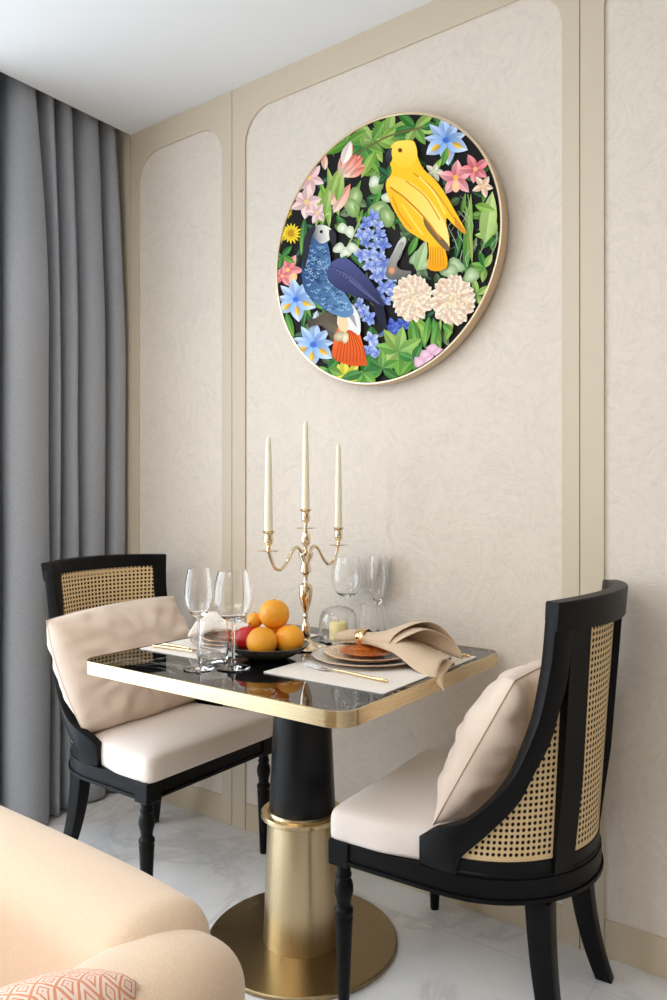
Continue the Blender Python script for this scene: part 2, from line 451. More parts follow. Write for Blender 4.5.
# ---------------------------------------------------------------- curtain
def curtain():
    # plan lines (y, x) from the back wall outwards: at the heading and at the floor
    top = [(-0.030, -0.08), (-0.045, -0.05), (-0.070, -0.04), (-0.090, -0.07), (-0.10, -0.11), (-0.112, -0.07), (-0.140, -0.036), (-0.180, -0.04), (-0.205, -0.08), (-0.216, -0.12),
           (-0.228, -0.07), (-0.25, -0.036), (-0.275, -0.04), (-0.288, -0.09), (-0.298, -0.12), (-0.307, -0.07), (-0.325, -0.034), (-0.348, -0.036), (-0.360, -0.08), (-0.370, -0.11),
           (-0.380, -0.07), (-0.405, -0.034), (-0.435, -0.034), (-0.460, -0.05), (-0.475, -0.09), (-0.470, -0.13), (-0.478, -0.16), (-0.50, -0.16), (-0.52, -0.12), (-0.54, -0.07), (-0.565, -0.036), (-0.60, -0.04), (-0.66, -0.06)]
    bot = [(-0.006, -0.13), (-0.012, -0.02), (-0.04, 0.0), (-0.075, -0.03), (-0.09, -0.17), (-0.095, -0.06), (-0.12, -0.005), (-0.175, 0.0), (-0.21, -0.05), (-0.222, -0.18),
           (-0.226, -0.07), (-0.24, -0.005), (-0.27, 0.0), (-0.292, -0.08), (-0.297, -0.19), (-0.302, -0.08), (-0.315, -0.01), (-0.335, 0.0), (-0.352, -0.06), (-0.362, -0.13),
           (-0.370, 0.0), (-0.395, 0.035), (-0.44, 0.05), (-0.49, 0.045), (-0.522, 0.015), (-0.515, -0.04), (-0.475, -0.12), (-0.468, -0.19), (-0.505, -0.215), (-0.555, -0.15), (-0.580, -0.04), (-0.61, 0.02), (-0.67, 0.0)]
    T = catmull(top, 8); B = catmull(bot, 8)
    n = len(T)
    def fn(a, b):
        i = min(n - 1, int(round(a * (n - 1))))
        z = 0.012 + (CH + 0.13 - 0.012) * b
        w = max(0.0, (b - 0.66) / 0.34) ** 1.3
        p = T[i] * w + B[i] * (1 - w)
        e = 0.004 * noise.noise(Vector((p[0] * 9, z * 1.7, 3.1)))
        return (p[1] + e + 0.012 * (1 - b) * noise.noise(Vector((a * 11, z * 1.1, 9))), p[0] + e, z)
    bm = BM(); grid(bm, fn, n - 1, 48)
    o = obj('curtain', bm, M['curtain'], angle=80)
    md = o.modifiers.new('thick', 'SOLIDIFY'); md.thickness = 0.003
    return tag(o, 'long grey curtain hanging in deep folds beside the panelled wall', 'curtain')
curtain()
bm = BM(); box(bm, -0.115, -0.085, -4.2, -0.005, CH + 0.128, CH + 0.159)
tag(obj('curtain_track', bm, mat('track_white', (200, 200, 200), 0.5)), kind='structure')

# ---------------------------------------------------------------- chair
CU, CR = 0.248, 0.260          # centre and radius of the half-round seat back
def cone(theta, h, dr=0.0):
    """point of the flaring back: half circle at the seat, flatter and wider arc at the top rail"""
    a = math.radians(theta); t = (h - 0.385) / 0.58
    bu, bv = CU + (CR + dr) * math.sin(a), -(CR + dr) * math.cos(a)
    v = -0.242 * math.cos(a) / 0.70711; q = math.sqrt(max(0.0, 0.25 - v * v))
    tu, tv = 0.044 + q * (1 + dr / 0.50), v * (1 + dr / 0.50)
    return (bu * (1 - t) + tu * t, bv * (1 - t) + tv * t, h)

S_IN = [(-16.5, 0.446), (-11, 0.469), (-1, 0.489), (8, 0.508), (18.3, 0.548), (28.3, 0.605), (34.6, 0.669), (39.8, 0.737), (42.4, 0.803), (43.9, 0.858), (44.8, 0.966)]
S_OUT = [(-11, 0.387), (-3, 0.387), (7.4, 0.387), (9.2, 0.428), (20.4, 0.489), (32.7, 0.556), (39.1, 0.62), (45.8, 0.681), (49.8, 0.749), (53, 0.816), (55.1, 0.966)]
def d_outline(hw, u0, cx, r, n=28):
    """D plan: front corners at u0, straight sides, half round back. list of (u,v)"""
    out = [(u0, hw), (u0, -hw), (cx * 0.5, -hw)]
    for k in range(n + 1):
        a = PI * k / n
        out.append((cx + r * math.sin(a), -r * math.cos(a)))
    out.append((cx * 0.5, hw))
    return out

def ring_band(bm, ro, ri, z0, z1, open_front=True):
    """band between two D outlines"""
    n = len(ro)
    a = [bm.verts.new((u, v, z0)) for u, v in ro]; b = [bm.verts.new((u, v, z1)) for u, v in ro]
    c = [bm.verts.new((u, v, z0)) for u, v in ri]; d = [bm.verts.new((u, v, z1)) for u, v in ri]
    for i in range(n):
        j = (i + 1) % n
        bm.faces.new((a[i], a[j], b[j], b[i])); bm.faces.new((c[j], c[i], d[i], d[j]))
        bm.faces.new((b[i], b[j], d[j], d[i])); bm.faces.new((a[j], a[i], c[i], c[j]))

def cane_sheet(dr, lo, hi, keep, pitch=0.0135, hole=0.33):
    bm = BM(); uvl = bm.loops.layers.uv.new('UVMap')
    nth = int(math.radians(hi - lo) * 0.285 / pitch); nh = int((0.932 - 0.418) / pitch)
    cache = {}
    def vert(a, b):
        k = (round(a, 3), round(b, 3))
        if k not in cache:
            cache[k] = bm.verts.new(cone(lo + (hi - lo) * a / nth, 0.418 + (0.932 - 0.418) * b / nh, dr))
        return cache[k]
    for i in range(nth):
        for j in range(nh):
            if not keep(lo + (hi - lo) * (i + 0.5) / nth, 0.418 + (0.932 - 0.418) * (j + 0.5) / nh): continue
            sq = [(0, 0), (.5, 0), (1, 0), (1, .5), (1, 1), (.5, 1), (0, 1), (0, .5)]
            if j == 0:
                q = [(i + a, j + b) for a, b in ((0, 0), (1, 0), (1, 1), (0, 1))]
                qs = [[(i, j), (i + .5, j), (i + 1, j), (i + 1, j + .5), (i + 1, j + 1), (i + .5, j + 1), (i, j + 1), (i, j + .5)]]
            else:
                ho = []
                for a, b in sq:
                    d = math.hypot(a - .5, b - .5)
                    ho.append((.5 + (a - .5) / d * hole, .5 + (b - .5) / d * hole))
                qs = []
                for k in range(8):
                    l = (k + 1) % 8
                    qs.append([(i + sq[k][0], j + sq[k][1]), (i + sq[l][0], j + sq[l][1]), (i + ho[l][0], j + ho[l][1]), (i + ho[k][0], j + ho[k][1])])
            for q in qs:
                f = bm.faces.new([vert(*p) for p in q])
                for lp, p in zip(f.loops, q): lp[uvl].uv = p
    return bm

def ho_of(theta):
    t = theta if theta <= 90 else 180 - theta
    return float(np.interp(t, [p[0] for p in S_OUT[3:]], [p[1] for p in S_OUT[3:]])) if t < 55.1 else 1.0

def make_chair(label, loc, rz):
    t = thing('dining_chair', label, 'chair', loc, rz, 'cane back dining chairs')
    W = M['wood']
    # seat frame: D ring with corner blocks and a bead
    bm = BM()
    ring_band(bm, d_outline(0.262, -0.022, CU, 0.262), d_outline(0.226, 0.020, CU, 0.226), 0.346, 0.386)
    ring_band(bm, d_outline(0.2665, -0.0265, CU, 0.2665), d_outline(0.226, 0.020, CU, 0.226), 0.337, 0.346)
    for s in (-1, 1):
        box(bm, -0.0285, 0.025, s * 0.2405 - 0.0275, s * 0.2405 + 0.0275, 0.330, 0.3865, 0.0025, 1)
    obj('seat_frame', bm, W, t, angle=35)
    # moulded band the cane sits on
    bm = BM()
    N = 40
    sec = []
    for k in range(N + 1):
        th = 2 + 176 * k / N
        sec.append([cone(th, 0.384, -0.001), cone(th, 0.393, -0.001), cone(th, 0.396, -0.004), cone(th, 0.420, -0.004), cone(th, 0.424, -0.008), cone(th, 0.424, -0.022), cone(th, 0.384, -0.022)])
    sections(bm, sec)
    obj('base_band', bm, W, t, angle=35)
    # sweeping side stiles
    I = catmull(S_IN, 6); O = catmull(S_OUT, 6)
    for s in (0, 1):
        bm = BM(); sec = []
        for a, b in zip(I, O):
            b = (b[0], max(b[1], 0.3868))
            f = min(1.0, max(0.0, (a[1] - 0.47) / 0.2)); do = 0.003 + 0.010 * f; di = -0.026 + 0.008 * f
            ps = [cone(a[0], a[1], do), cone(b[0], b[1], do), cone(b[0], b[1], di), cone(a[0], a[1], di)]
            if s: ps = [(p[0], -p[1], p[2]) for p in ps]
            sec.append(ps)
        sections(bm, sec)
        bmesh.ops.recalc_face_normals(bm, faces=bm.faces)
        es = [e for e in bm.edges if len(e.link_faces) == 2 and e.calc_face_angle(0) > 0.9]
        bmesh.ops.bevel(bm, geom=es, offset=0.002, segments=2, profile=0.5, affect='EDGES')
        obj('back_stile', bm, W, t, angle=35)
    # two upright rear posts
    for th0, th1 in ((53.5, 65.0), (115.0, 126.5)):
        bm = BM(); sec = []
        for k in range(9):
            h = 0.388 + (0.912 - 0.388) * k / 8
            f = min(1.0, k / 3.0); d = 0.001 + 0.012 * f
            sec.append([cone(th0, h, d), cone(th1, h, d), cone(th1, h, -0.012), cone(th0, h, -0.012)])
        sections(bm, sec)
        es = [e for e in bm.edges]
        obj('back_post', bm, W, t, angle=35)
    # curved top rail
    bm = BM(); sec = []
    for k in range(37):
        th = 44.6 + (135.4 - 44.6) * k / 36
        z1 = 0.966 + 0.006 * math.sin(PI * k / 36)
        sec.append([cone(th, 0.908, 0.017), cone(th, z1 - 0.003, 0.018), cone(th, z1, 0.015), cone(th, z1, -0.015), cone(th, z1 - 0.003, -0.018), cone(th, 0.928, -0.018), cone(th, 0.928, -0.004), cone(th, 0.908, -0.002)])
    sections(bm, sec)
    obj('top_rail', bm, W, t, angle=35)
    # cane: inner sheet stile to stile, outer sheet between the posts, dark sheet added between them as shade in the holes
    def k_in(th, h):
        return h < ho_of(th) + 0.02
    o = obj('cane_panel', cane_sheet(-0.0165, 6, 174, k_in), M['cane'], t, angle=60)
    def k_out(th, h):
        tt = th if th <= 90 else 180 - th
        return k_in(th, h) and not (55.0 < tt < 64)
    o = obj('cane_panel', cane_sheet(-0.007, 6, 174, k_out), M['cane'], t, angle=60)
    bm = BM()
    nth, nh = 60, 30
    vv = {}
    for i in range(nth):
        for j in range(nh):
            th = 9 + 162 * (i + .5) / nth; h = 0.42 + 0.49 * (j + .5) / nh
            if h < ho_of(th) + 0.012:
                q = []
                for a, b in ((i, j), (i + 1, j), (i + 1, j + 1), (i, j + 1)):
                    if (a, b) not in vv: vv[(a, b)] = bm.verts.new(cone(9 + 162 * a / nth, 0.42 + 0.49 * b / nh, -0.0118))
                    q.append(vv[(a, b)])
                bm.faces.new(q)
    obj('hole_shade_sheet', bm, M['hole_shade'], t, angle=60)
    # seat cushion
    base = d_outline(0.262, -0.031, 0.226, 0.238, 32)
    # subdivide the outline so corners can be rounded
    def ring(scale, z, rnd, dome=0.0):
        pts = []
        for i in range(len(base)):
            p, q = np.array(base[i]), np.array(base[(i + 1) % len(base)])
            L = np.linalg.norm(q - p); n = max(1, int(L / 0.02))
            for k in range(n): pts.append(p + (q - p) * k / n)
        P = np.array(pts)
        for _ in range(rnd): P = 0.5 * P + 0.25 * (np.roll(P, 1, 0) + np.roll(P, -1, 0))
        c = np.array((0.20, 0.0))
        d = P - c
        ln = np.linalg.norm(d, axis=1, keepdims=True)
        P = c + d * (1 - (1 - scale) * 0.24 / ln) if scale > 0.5 else c + d * scale
        return [(float(p[0]), float(p[1]), z + dome * (1 - abs(p[1]) / 0.3)) for p in P]
    bm = BM()
    prof = [(0.98, 0.3868, 1), (0.998, 0.3875, 1), (1.003, 0.395, 1), (1.006, 0.412, 1), (1.005, 0.430, 1), (0.998, 0.441, 1), (0.985, 0.448, 1), (0.955, 0.4535, 2), (0.90, 0.458, 3), (0.8, 0.462, 5), (0.65, 0.466, 7), (0.45, 0.469, 8), (0.2, 0.470, 8), (0.02, 0.470, 8)]
    sections(bm, [ring(*p) for p in prof])
    obj('seat_cushion', bm, M['seat'], t, angle=80)
    # turned front legs
    prof = [(0.0, 0.0), (0.0115, 0.0), (0.0125, 0.004), (0.0165, 0.10), (0.0205, 0.195), (0.0215, 0.207), (0.0195, 0.212), (0.0222, 0.217), (0.0222, 0.225), (0.0190, 0.229), (0.0165, 0.233), (0.0160, 0.238), (0.0175, 0.243),
            (0.0172, 0.247), (0.0195, 0.254), (0.0222, 0.266), (0.0225, 0.276), (0.0205, 0.287), (0.0165, 0.295), (0.0155, 0.298), (0.0185, 0.302), (0.0185, 0.307), (0.0160, 0.312), (0.0160, 0.328)]
    for s in (-1, 1):
        bm = BM(); lathe(bm, prof, 28, (0, s * 0.244, 0)); obj('leg', bm, W, t, angle=50)
    # sabre rear legs
    for s in (-1, 1):
        bm = BM(); sec = []
        for k in range(13):
            f = k / 12.0          # 0 top, 1 foot
            z = 0.333 * (1 - f)
            u = 0.428 + 0.012 * f + 0.042 * f ** 2.4
            v = s * (0.152 + 0.032 * f ** 2.0)
            a = 0.027 - 0.008 * f; b = 0.024 - 0.009 * f
            sec.append([(u - a, v - b, z), (u + a, v - b, z), (u + a, v + b, z), (u - a, v + b, z)])
        sections(bm, sec)
        bmesh.ops.recalc_face_normals(bm, faces=bm.faces)
        es = [e for e in bm.edges if len(e.link_faces) == 2 and e.calc_face_angle(0) > 0.9]
        bmesh.ops.bevel(bm, geom=es, offset=0.002, segments=2, profile=0.5, affect='EDGES')
        obj('leg', bm, W, t, angle=35)
    return t
chairB = make_chair('black wooden cane back dining chair seen from behind, at the right of the table', (1.416, -0.294, 0), math.radians(3.2))
chairA = dup(chairB, (0.785, -0.329, 0), math.radians(180), 'black wooden cane back dining chair facing us in front of the grey curtain')

# ---------------------------------------------------------------- pillows
def pillow(name, label, BL, BR, TR, TL, thick, m, seed, pinch=0.06, wr=0.006, n=44, group=None, full=0.55, rnd_=0.0, pm_=None):
    BL, BR, TR, TL = [np.array(p, float) for p in (BL, BR, TR, TL)]
    c = (BL + BR + TR + TL) / 4
    ux = (BR + TR - BL - TL); uy = (TL + TR - BL - BR)
    nrm = np.cross(ux, uy); nrm /= np.linalg.norm(nrm)
    bm = BM(); uvl = bm.loops.layers.uv.new('UVMap')
    V = {}
    def vert(i, j, s):
        edge = i in (0, n) or j in (0, n)
        k = (i, j, 0 if edge else s)
        if k in V: return V[k]
        a = 2 * i / n - 1; b = 2 * j / n - 1
        a2 = a * (1 - pinch * (1 - b * b)); b2 = b * (1 - pinch * (1 - a * a))
        a2, b2 = a2 * math.sqrt(1 - rnd_ * b2 * b2 / 2), b2 * math.sqrt(1 - rnd_ * a2 * a2 / 2)
        p = (BL * (1 - a2) * (1 - b2) + BR * (1 + a2) * (1 - b2) + TR * (1 + a2) * (1 + b2) + TL * (1 - a2) * (1 + b2)) / 4
        h = ((1 - a * a) * (1 - b * b)) ** full * thick / 2
        r = max(abs(a), abs(b))
        w = wr * (noise.noise(Vector((a * 2.3 + seed, b * 2.3, s * 5.0))) + 0.5 * noise.noise(Vector((a * 5 + seed, b * 5, s * 3.0 + 7))))
        # radiating creases near the edges
        ang = math.atan2(b, a)
        w += wr * 0.9 * max(0, r - 0.45) * (1 - r) * 3.2 * math.sin(ang * 17 + seed + 2 * noise.noise(Vector((ang * 2, seed, 0))))
        if not edge: p = p + nrm * (s * (h + w * min(1, h / (thick * 0.12))))
        V[k] = bm.verts.new(tuple(p - c)); return V[k]
    for s in (1, -1):
        for i in range(n):
            for j in range(n):
                q = [(i, j), (i + 1, j), (i + 1, j + 1), (i, j + 1)]
                try:
                    f = bm.faces.new([vert(a, b, s) for a, b in q])
                    for lp, (a, b) in zip(f.loops, q): lp[uvl].uv = (a / n, b / n)
                except ValueError: pass
    co_ = {(i, j): v_.co.copy() for (i, j, s_), v_ in V.items() if s_ == 0 and (i in (0, n) or j in (0, n))}
    o = obj(name, bm, m, None, tuple(c), angle=110)
    tag(o, label, 'pillow', group)
    if 'cushion' in name: return o
    loop = [(i, 0) for i in range(n)] + [(n, j) for j in range(n)] + [(n - i, n) for i in range(n)] + [(0, n - j) for j in range(n)]
    bm = BM(); tube(bm, [co_[k] for k in loop] + [co_[loop[0]]], 0.0013, 6, caps=False)
    obj('piping', bm, pm_ or m, o, angle=100)
    return o
pillow('pillow', 'beige blush pillow leaning in the chair by the curtain', (0.520, -0.592, 0.466), (0.50, -0.09, 0.466), (0.395, -0.120, 0.830), (0.435, -0.668, 0.814), 0.19, M['pillow'], 1.3, -0.03, 0.018, 56, None, 0.44, 0.14)
pillow('pillow', 'pale beige pillow standing on edge against the back of the right chair', (1.652, -0.526, 0.466), (1.66, -0.09, 0.466), (1.762, -0.085, 0.758), (1.824, -0.490, 0.797), 0.17, M['pillow'], 4.7, 0.0, 0.014, 56, None, 0.46, 0.06, mat('taupe_piping', (178, 150, 132), 0.8))

# ---------------------------------------------------------------- table
TX, TY, TZ = 1.173, -0.392, 0.752
tab = thing('dining_table', 'square black marble dining table with brass edge on a brass and black pedestal', 'table', (TX, TY, 0))
hx, hy = 0.422, 0.376
bm = BM(); prism(bm, rrect(-hx + 0.004, hx - 0.004, -hy + 0.004, hy - 0.004, 0.046, 12), TZ - 0.010, TZ)
obj('tabletop', bm, M['blackmarble'], tab, angle=30)
bm = BM()
ro = rrect(-hx, hx, -hy, hy, 0.05, 12); ri = rrect(-hx + 0.0035, hx - 0.0035, -hy + 0.0035, hy - 0.0035, 0.0465, 12)
rows = [(ro, TZ - 0.0325), (ro, TZ), (ri, TZ + 0.0006), (ri, TZ - 0.011)]
R = [[bm.verts.new((x, y, z)) for x, y in r] for r, z in rows]
for a, b in zip(R[:-1], R[1:]):
    for i in range(len(a)):
        j = (i + 1) % len(a); bm.faces.new((a[i], a[j], b[j], b[i]))
bm.faces.new(R[0][::-1])
obj('edge_band', bm, M['brass'], tab, angle=30)
bm = BM(); lathe(bm, [(0.0, 0.352), (0.086, 0.352), (0.0875, 0.356), (0.071, TZ - 0.034), (0.0, TZ - 0.034)], 64)
obj('upper_column', bm, M['black_metal'], tab, (0.019, 0, 0), angle=30)
bm = BM(); lathe(bm, [(0.0, 0.332), (0.106, 0.332), (0.109, 0.335), (0.109, 0.343), (0.106, 0.346), (0.092, 0.346), (0.090, 0.353), (0.0, 0.353)], 64)
obj('collar', bm, M['brass'], tab, (0.019, 0, 0), angle=30)
bm = BM(); lathe(bm, [(0.0, 0.012), (0.103, 0.012), (0.0915, 0.332), (0.0, 0.332)], 64)
obj('lower_column', bm, M['brass_v'], tab, (0.019, 0, 0), angle=30)
bm = BM(); lathe(bm, [(0.0, 0.0), (0.247, 0.0), (0.250, 0.003), (0.250, 0.010), (0.247, 0.0125), (0.0, 0.0125)], 96)
obj('base_plate', bm, M['bronze'], tab, (0.019, 0, 0), angle=30)

# ---------------------------------------------------------------- table setting
def wineglass(name, label, x, y, prof_out, group, wall=0.0011):
    """prof_out: outer profile bottom->rim; bowl starts at index marked by None"""
    k = prof_out.index(None)
    foot, bowl = prof_out[:k], prof_out[k + 1:]
    prof = [(0.0, 0.0)] + foot + bowl
    inner = [(max(0.0, r - wall), z) for r, z in reversed(bowl[1:])]
    prof = prof + inner + [(0.0, bowl[0][1] + 0.010)]
    f = catmull(prof[1:1 + len(foot) + len(bowl)], 3)
    g = catmull(inner + [(0.0, bowl[0][1] + 0.012)], 3)
    allp = [(0.0, 0.0)] + [(max(0, float(p[0])), float(p[1])) for p in f] + [(max(0.0, float(p[0])), float(p[1])) for p in g]
    allp[-1] = (0.0, allp[-1][1])
    bm = BM(); lathe(bm, allp, 48)
    o = obj(name, bm, M['glass'], None, (x, y, TZ + 0.0008), angle=60)
    return tag(o, label, 'glass', group)

RED = [(0.040, 0.0005), (0.041, 0.002), (0.030, 0.0035), (0.012, 0.006), (0.0055, 0.014), (0.0038, 0.035), (0.0036, 0.08), (0.0042, 0.104), None, (0.0075, 0.112), (0.028, 0.124), (0.043, 0.145), (0.0485, 0.168), (0.0475, 0.192), (0.0425, 0.218), (0.037, 0.2385)]
WHITE = [(0.036, 0.0005), (0.037, 0.002), (0.028, 0.0035), (0.011, 0.006), (0.0052, 0.014), (0.0036, 0.035), (0.0035, 0.09), (0.004, 0.116), None, (0.007, 0.124), (0.021, 0.136), (0.031, 0.158), (0.0345, 0.182), (0.0335, 0.207), (0.030, 0.228), (0.0268, 0.244)]
FLUTE = [(0.033, 0.0005), (0.034, 0.002), (0.026, 0.0035), (0.010, 0.006), (0.005, 0.014), (0.0036, 0.035), (0.0035, 0.07), (0.004, 0.092), None, (0.006, 0.098), (0.014, 0.112), (0.024, 0.136), (0.0295, 0.165), (0.031, 0.19), (0.0295, 0.218), (0.0262, 0.244)]
wineglass('wine_glass', 'slim wine glass, leftmost on the table, beside the larger one', 1.083, -0.661, WHITE, 'stemmed glasses')
wineglass('wine_glass', 'large bowled wine glass just left of the fruit bowl', 1.146, -0.606, RED, 'stemmed glasses')
wineglass('wine_glass', 'large bowled wine glass by the wall behind the glass cloche', 1.111, -0.072, RED, 'stemmed glasses')
wineglass('champagne_flute', 'tall narrow flute, rightmost stemmed glass by the wall', 1.204, -0.040, FLUTE, 'stemmed glasses')

def tumbler(label, x, y):
    prof = [(0.0, 0.0), (0.034, 0.0), (0.0365, 0.002), (0.0390, 0.02), (0.0405, 0.045), (0.0395, 0.075), (0.0365, 0.107), (0.0353, 0.1072), (0.0382, 0.075), (0.0391, 0.045), (0.0375, 0.022), (0.034, 0.0125), (0.0, 0.0115)]
    bm = BM(); lathe(bm, prof, 48)
    return tag(obj('tumbler', bm, M['glass'], None, (x, y, TZ + 0.0008), angle=50), label, 'glass', 'water tumblers')
tumbler('stemless tumbler between and behind the two left wine glasses', 1.046, -0.576)
tumbler('stemless tumbler by the wall, in front of the flute', 1.230, -0.113)

# glass cloche over a candle
CX, CY = 1.161, -0.186
cl = thing('glass_cloche', 'small glass dome with knob covering a yellow candle beside the candelabra', 'cloche', (CX, CY, TZ))
bm = BM(); lathe(bm, [(0.0, 0.001), (0.053, 0.001), (0.0572, 0.004), (0.0572, 0.008), (0.056, 0.010), (0.0, 0.009)], 48); obj('base_dish', bm, M['glass'], cl, angle=50)
bm = BM()
outp = [(0.0515, 0.0105), (0.0535, 0.02), (0.0535, 0.055), (0.051, 0.070), (0.043, 0.083), (0.028, 0.090), (0.010, 0.0925)]
inp = [(0.0, 0.0905), (0.010, 0.0905), (0.0275, 0.088), (0.0415, 0.081), (0.0492, 0.069), (0.0517, 0.055), (0.0517, 0.02), (0.050, 0.0105)]
kn = [(0.005, 0.095), (0.005, 0.099), (0.0095, 0.103), (0.0105, 0.109), (0.008, 0.115), (0.0, 0.117)]
lathe(bm, inp + outp[:], 48)
bm2_top = [(0.010, 0.0925)] + kn
lathe(bm, bm2_top, 48)
bmesh.ops.remove_doubles(bm, verts=bm.verts, dist=1e-5)
bmesh.ops.scale(bm, verts=bm.verts, vec=(1.04, 1.04, 1.14))
obj('dome', bm, M['thin_glass'], cl, angle=50)
pc = thing('pillar_candle', 'short yellow pillar candle under the glass dome', 'candle', (CX, CY, TZ + 0.0095))
bm = BM(); lathe(bm, [(0.0, 0.0), (0.0255, 0.0), (0.0262, 0.003), (0.0255, 0.047), (0.022, 0.051), (0.0, 0.0495)], 36); obj('wax_body', bm, M['yellowwax'], pc, angle=50)
bm = BM(); tube(bm, [(0, 0, 0.048), (0, 0, 0.054), (0.001, 0, 0.058)], 0.001, 8); obj('wick', bm, M['wick'], pc)

# candelabra
KX, KY = 1.134, -0.304
cd = thing('candelabra', 'three armed pale gold candelabra in the middle of the table', 'candelabra', (KX, KY, TZ))
def sp(pts, n=4): return [(max(0.0, float(p[0])), float(p[1])) for p in catmull(pts, n)]
foot = [(0.0, 0.0005), (0.060, 0.0005), (0.062, 0.003), (0.060, 0.006), (0.050, 0.008), (0.030, 0.012), (0.018, 0.020)]
stem = [(0.018, 0.020), (0.014, 0.024), (0.0115, 0.030), (0.0135, 0.036), (0.0125, 0.060), (0.010, 0.066), (0.006, 0.076), (0.005, 0.086), (0.0075, 0.090), (0.0055, 0.095), (0.006, 0.101), (0.012, 0.116), (0.0178, 0.140), (0.0190, 0.160), (0.0190, 0.166), (0.0175, 0.176), (0.009, 0.181), (0.0055, 0.188),
        (0.0065, 0.200), (0.009, 0.207), (0.0165, 0.214), (0.0160, 0.220), (0.0120, 0.232), (0.0125, 0.242), (0.0195, 0.256), (0.0212, 0.266), (0.014, 0.270), (0.0058, 0.276), (0.0055, 0.284), (0.0125, 0.292), (0.0140, 0.304), (0.0125, 0.316), (0.006, 0.326), (0.0055, 0.332)]
bm = BM(); lathe(bm, [(r, z) for r, z in foot], 48); obj('foot', bm, M['champagne'], cd, angle=50)
bm = BM(); lathe(bm, [(0.0, 0.020)] + stem + [(0.0, 0.332)], 36); obj('stem', bm, M['champagne'], cd, angle=50)
def cup_mesh(z):
    bm = BM()
    lathe(bm, [(0.0, z), (0.005, z), (0.012, z + 0.0005), (0.029, z + 0.002), (0.031, z + 0.004), (0.029, z + 0.0042), (0.012, z + 0.003), (0.0055, z + 0.004), (0.005, z + 0.012), (0.0075, z + 0.018), (0.0115, z + 0.024), (0.0130, z + 0.033), (0.0115, z + 0.041), (0.0105, z + 0.045), (0.0155, z + 0.052), (0.0178, z + 0.0545), (0.0165, z + 0.0555), (0.0105, z + 0.053), (0.0, z + 0.052)], 32)
    return bm
ARM = 0.157
obj('candle_cup', cup_mesh(0.332), M['champagne'], cd, angle=50)
for s in (-1, 1):
    o = obj('candle_cup', cup_mesh(0.277), M['champagne'], cd, (0, s * ARM, 0), angle=50)
    pts = catmull([(0, s * 0.008, 0.252), (0, s * 0.022, 0.272), (0, s * 0.038, 0.283), (0, s * 0.058, 0.274), (0, s * 0.082, 0.244), (0, s * 0.105, 0.228), (0, s * 0.130, 0.232), (0, s * 0.144, 0.252), (0, s * ARM, 0.279)], 6)
    bm = BM(); tube(bm, [tuple(p) for p in pts], 0.0046, 12); obj('arm', bm, M['champagne'], cd, angle=60)
def taper(label, y, z):
    t = thing('taper_candle', label, 'candle', (KX, y, z), 0, 'ivory taper candles')
    bm = BM(); lathe(bm, [(0.0, 0.0), (0.0102, 0.0), (0.0112, 0.006), (0.0100, 0.09), (0.0085, 0.17), (0.0070, 0.232), (0.0055, 0.243), (0.002, 0.249), (0.0, 0.2495)], 24); obj('wax_body', bm, M['wax'], t, angle=50)
    bm = BM(); tube(bm, [(0, 0, 0.248), (0, 0, 0.254), (0.001, 0.0005, 0.257)], 0.0009, 6); obj('wick', bm, M['wax'], t)
taper('tall ivory taper candle, middle and highest on the candelabra', KY, TZ + 0.3845)
taper('ivory taper candle on the left arm of the candelabra', KY - ARM, TZ + 0.3295)
taper('ivory taper candle on the right arm of the candelabra', KY + ARM, TZ + 0.3295)

# fruit bowl
FX, FY = 1.139, -0.467
bm = BM()
pr = sp([(0.045, 0.001), (0.050, 0.003), (0.068, 0.010), (0.090, 0.022), (0.107, 0.038)], 5)
pin = sp([(0.1045, 0.0390), (0.087, 0.0250), (0.066, 0.0130), (0.045, 0.008), (0.0, 0.006)], 5)
lathe(bm, [(0.0, 0.001)] + pr + pin[:-1] + [(0.0, 0.006)], 56)
tag(obj('fruit_bowl', bm, M['bowl'], None, (FX, FY, TZ), angle=50), 'shallow dark fruit bowl holding oranges and an apple', 'bowl')
def orange(label, p, r, sq=0.97):
    t = thing('orange', label, 'orange', tuple(p), random.uniform(0, 6), 'oranges in the bowl')
    bm = BM()
    def fn(a, b):
        th = 2 * PI * a; ph = PI * b
        rr = r * (1 + 0.012 * noise.noise(Vector((math.cos(th) * math.sin(ph) * 1.3, math.sin(th) * math.sin(ph) * 1.3, math.cos(ph) + r * 99))))
        rr *= 1 - 0.05 * math.exp(-(ph / 0.16) ** 2)
        return (rr * math.sin(ph) * math.cos(th), rr * math.sin(ph) * math.sin(th), rr * sq * math.cos(ph))
    grid(bm, fn, 36, 20, True)
    bmesh.ops.remove_doubles(bm, verts=bm.verts, dist=1e-6)
    obj('peel', bm, M['orange'], t, angle=100)
    bm = BM(); lathe(bm, [(0.0, 0.0), (0.0026, 0.0), (0.0022, 0.0016), (0.0, 0.0018)], 8, (0, 0, r * sq * 0.945)); obj('stem_button', bm, M['stalk'], t)
    return t
orange('front left orange in the bowl, low beside the red apple', (1.154, -0.510, 0.803), 0.0395)
orange('front right orange in the bowl, low on the side of the plates', (1.188, -0.440, 0.8035), 0.0385)
orange('topmost orange of the heap in the bowl', (1.139, -0.444, 0.8645), 0.0402)
orange('orange half hidden at the back of the bowl behind the heap', (1.115, -0.415, 0.797), 0.031)
orange('very small orange fruit peeking out on the upper left of the heap', (1.083, -0.457, 0.8445), 0.0215)
ap = thing('apple', 'red apple at the left end of the fruit bowl', 'apple', tuple((1.0815, -0.482, 0.801)), 0.4)
bm = BM()
def afn(a, b):
    th = 2 * PI * a; ph = PI * b
    rr = 0.034 * (1 - 0.22 * math.exp(-(ph / 0.35) ** 2) - 0.12 * math.exp(-((PI - ph) / 0.4) ** 2)) * (1 + 0.015 * math.cos(5 * th) * math.sin(ph))
    return (rr * math.sin(ph) * math.cos(th), rr * math.sin(ph) * math.sin(th), rr * 0.97 * math.cos(ph))
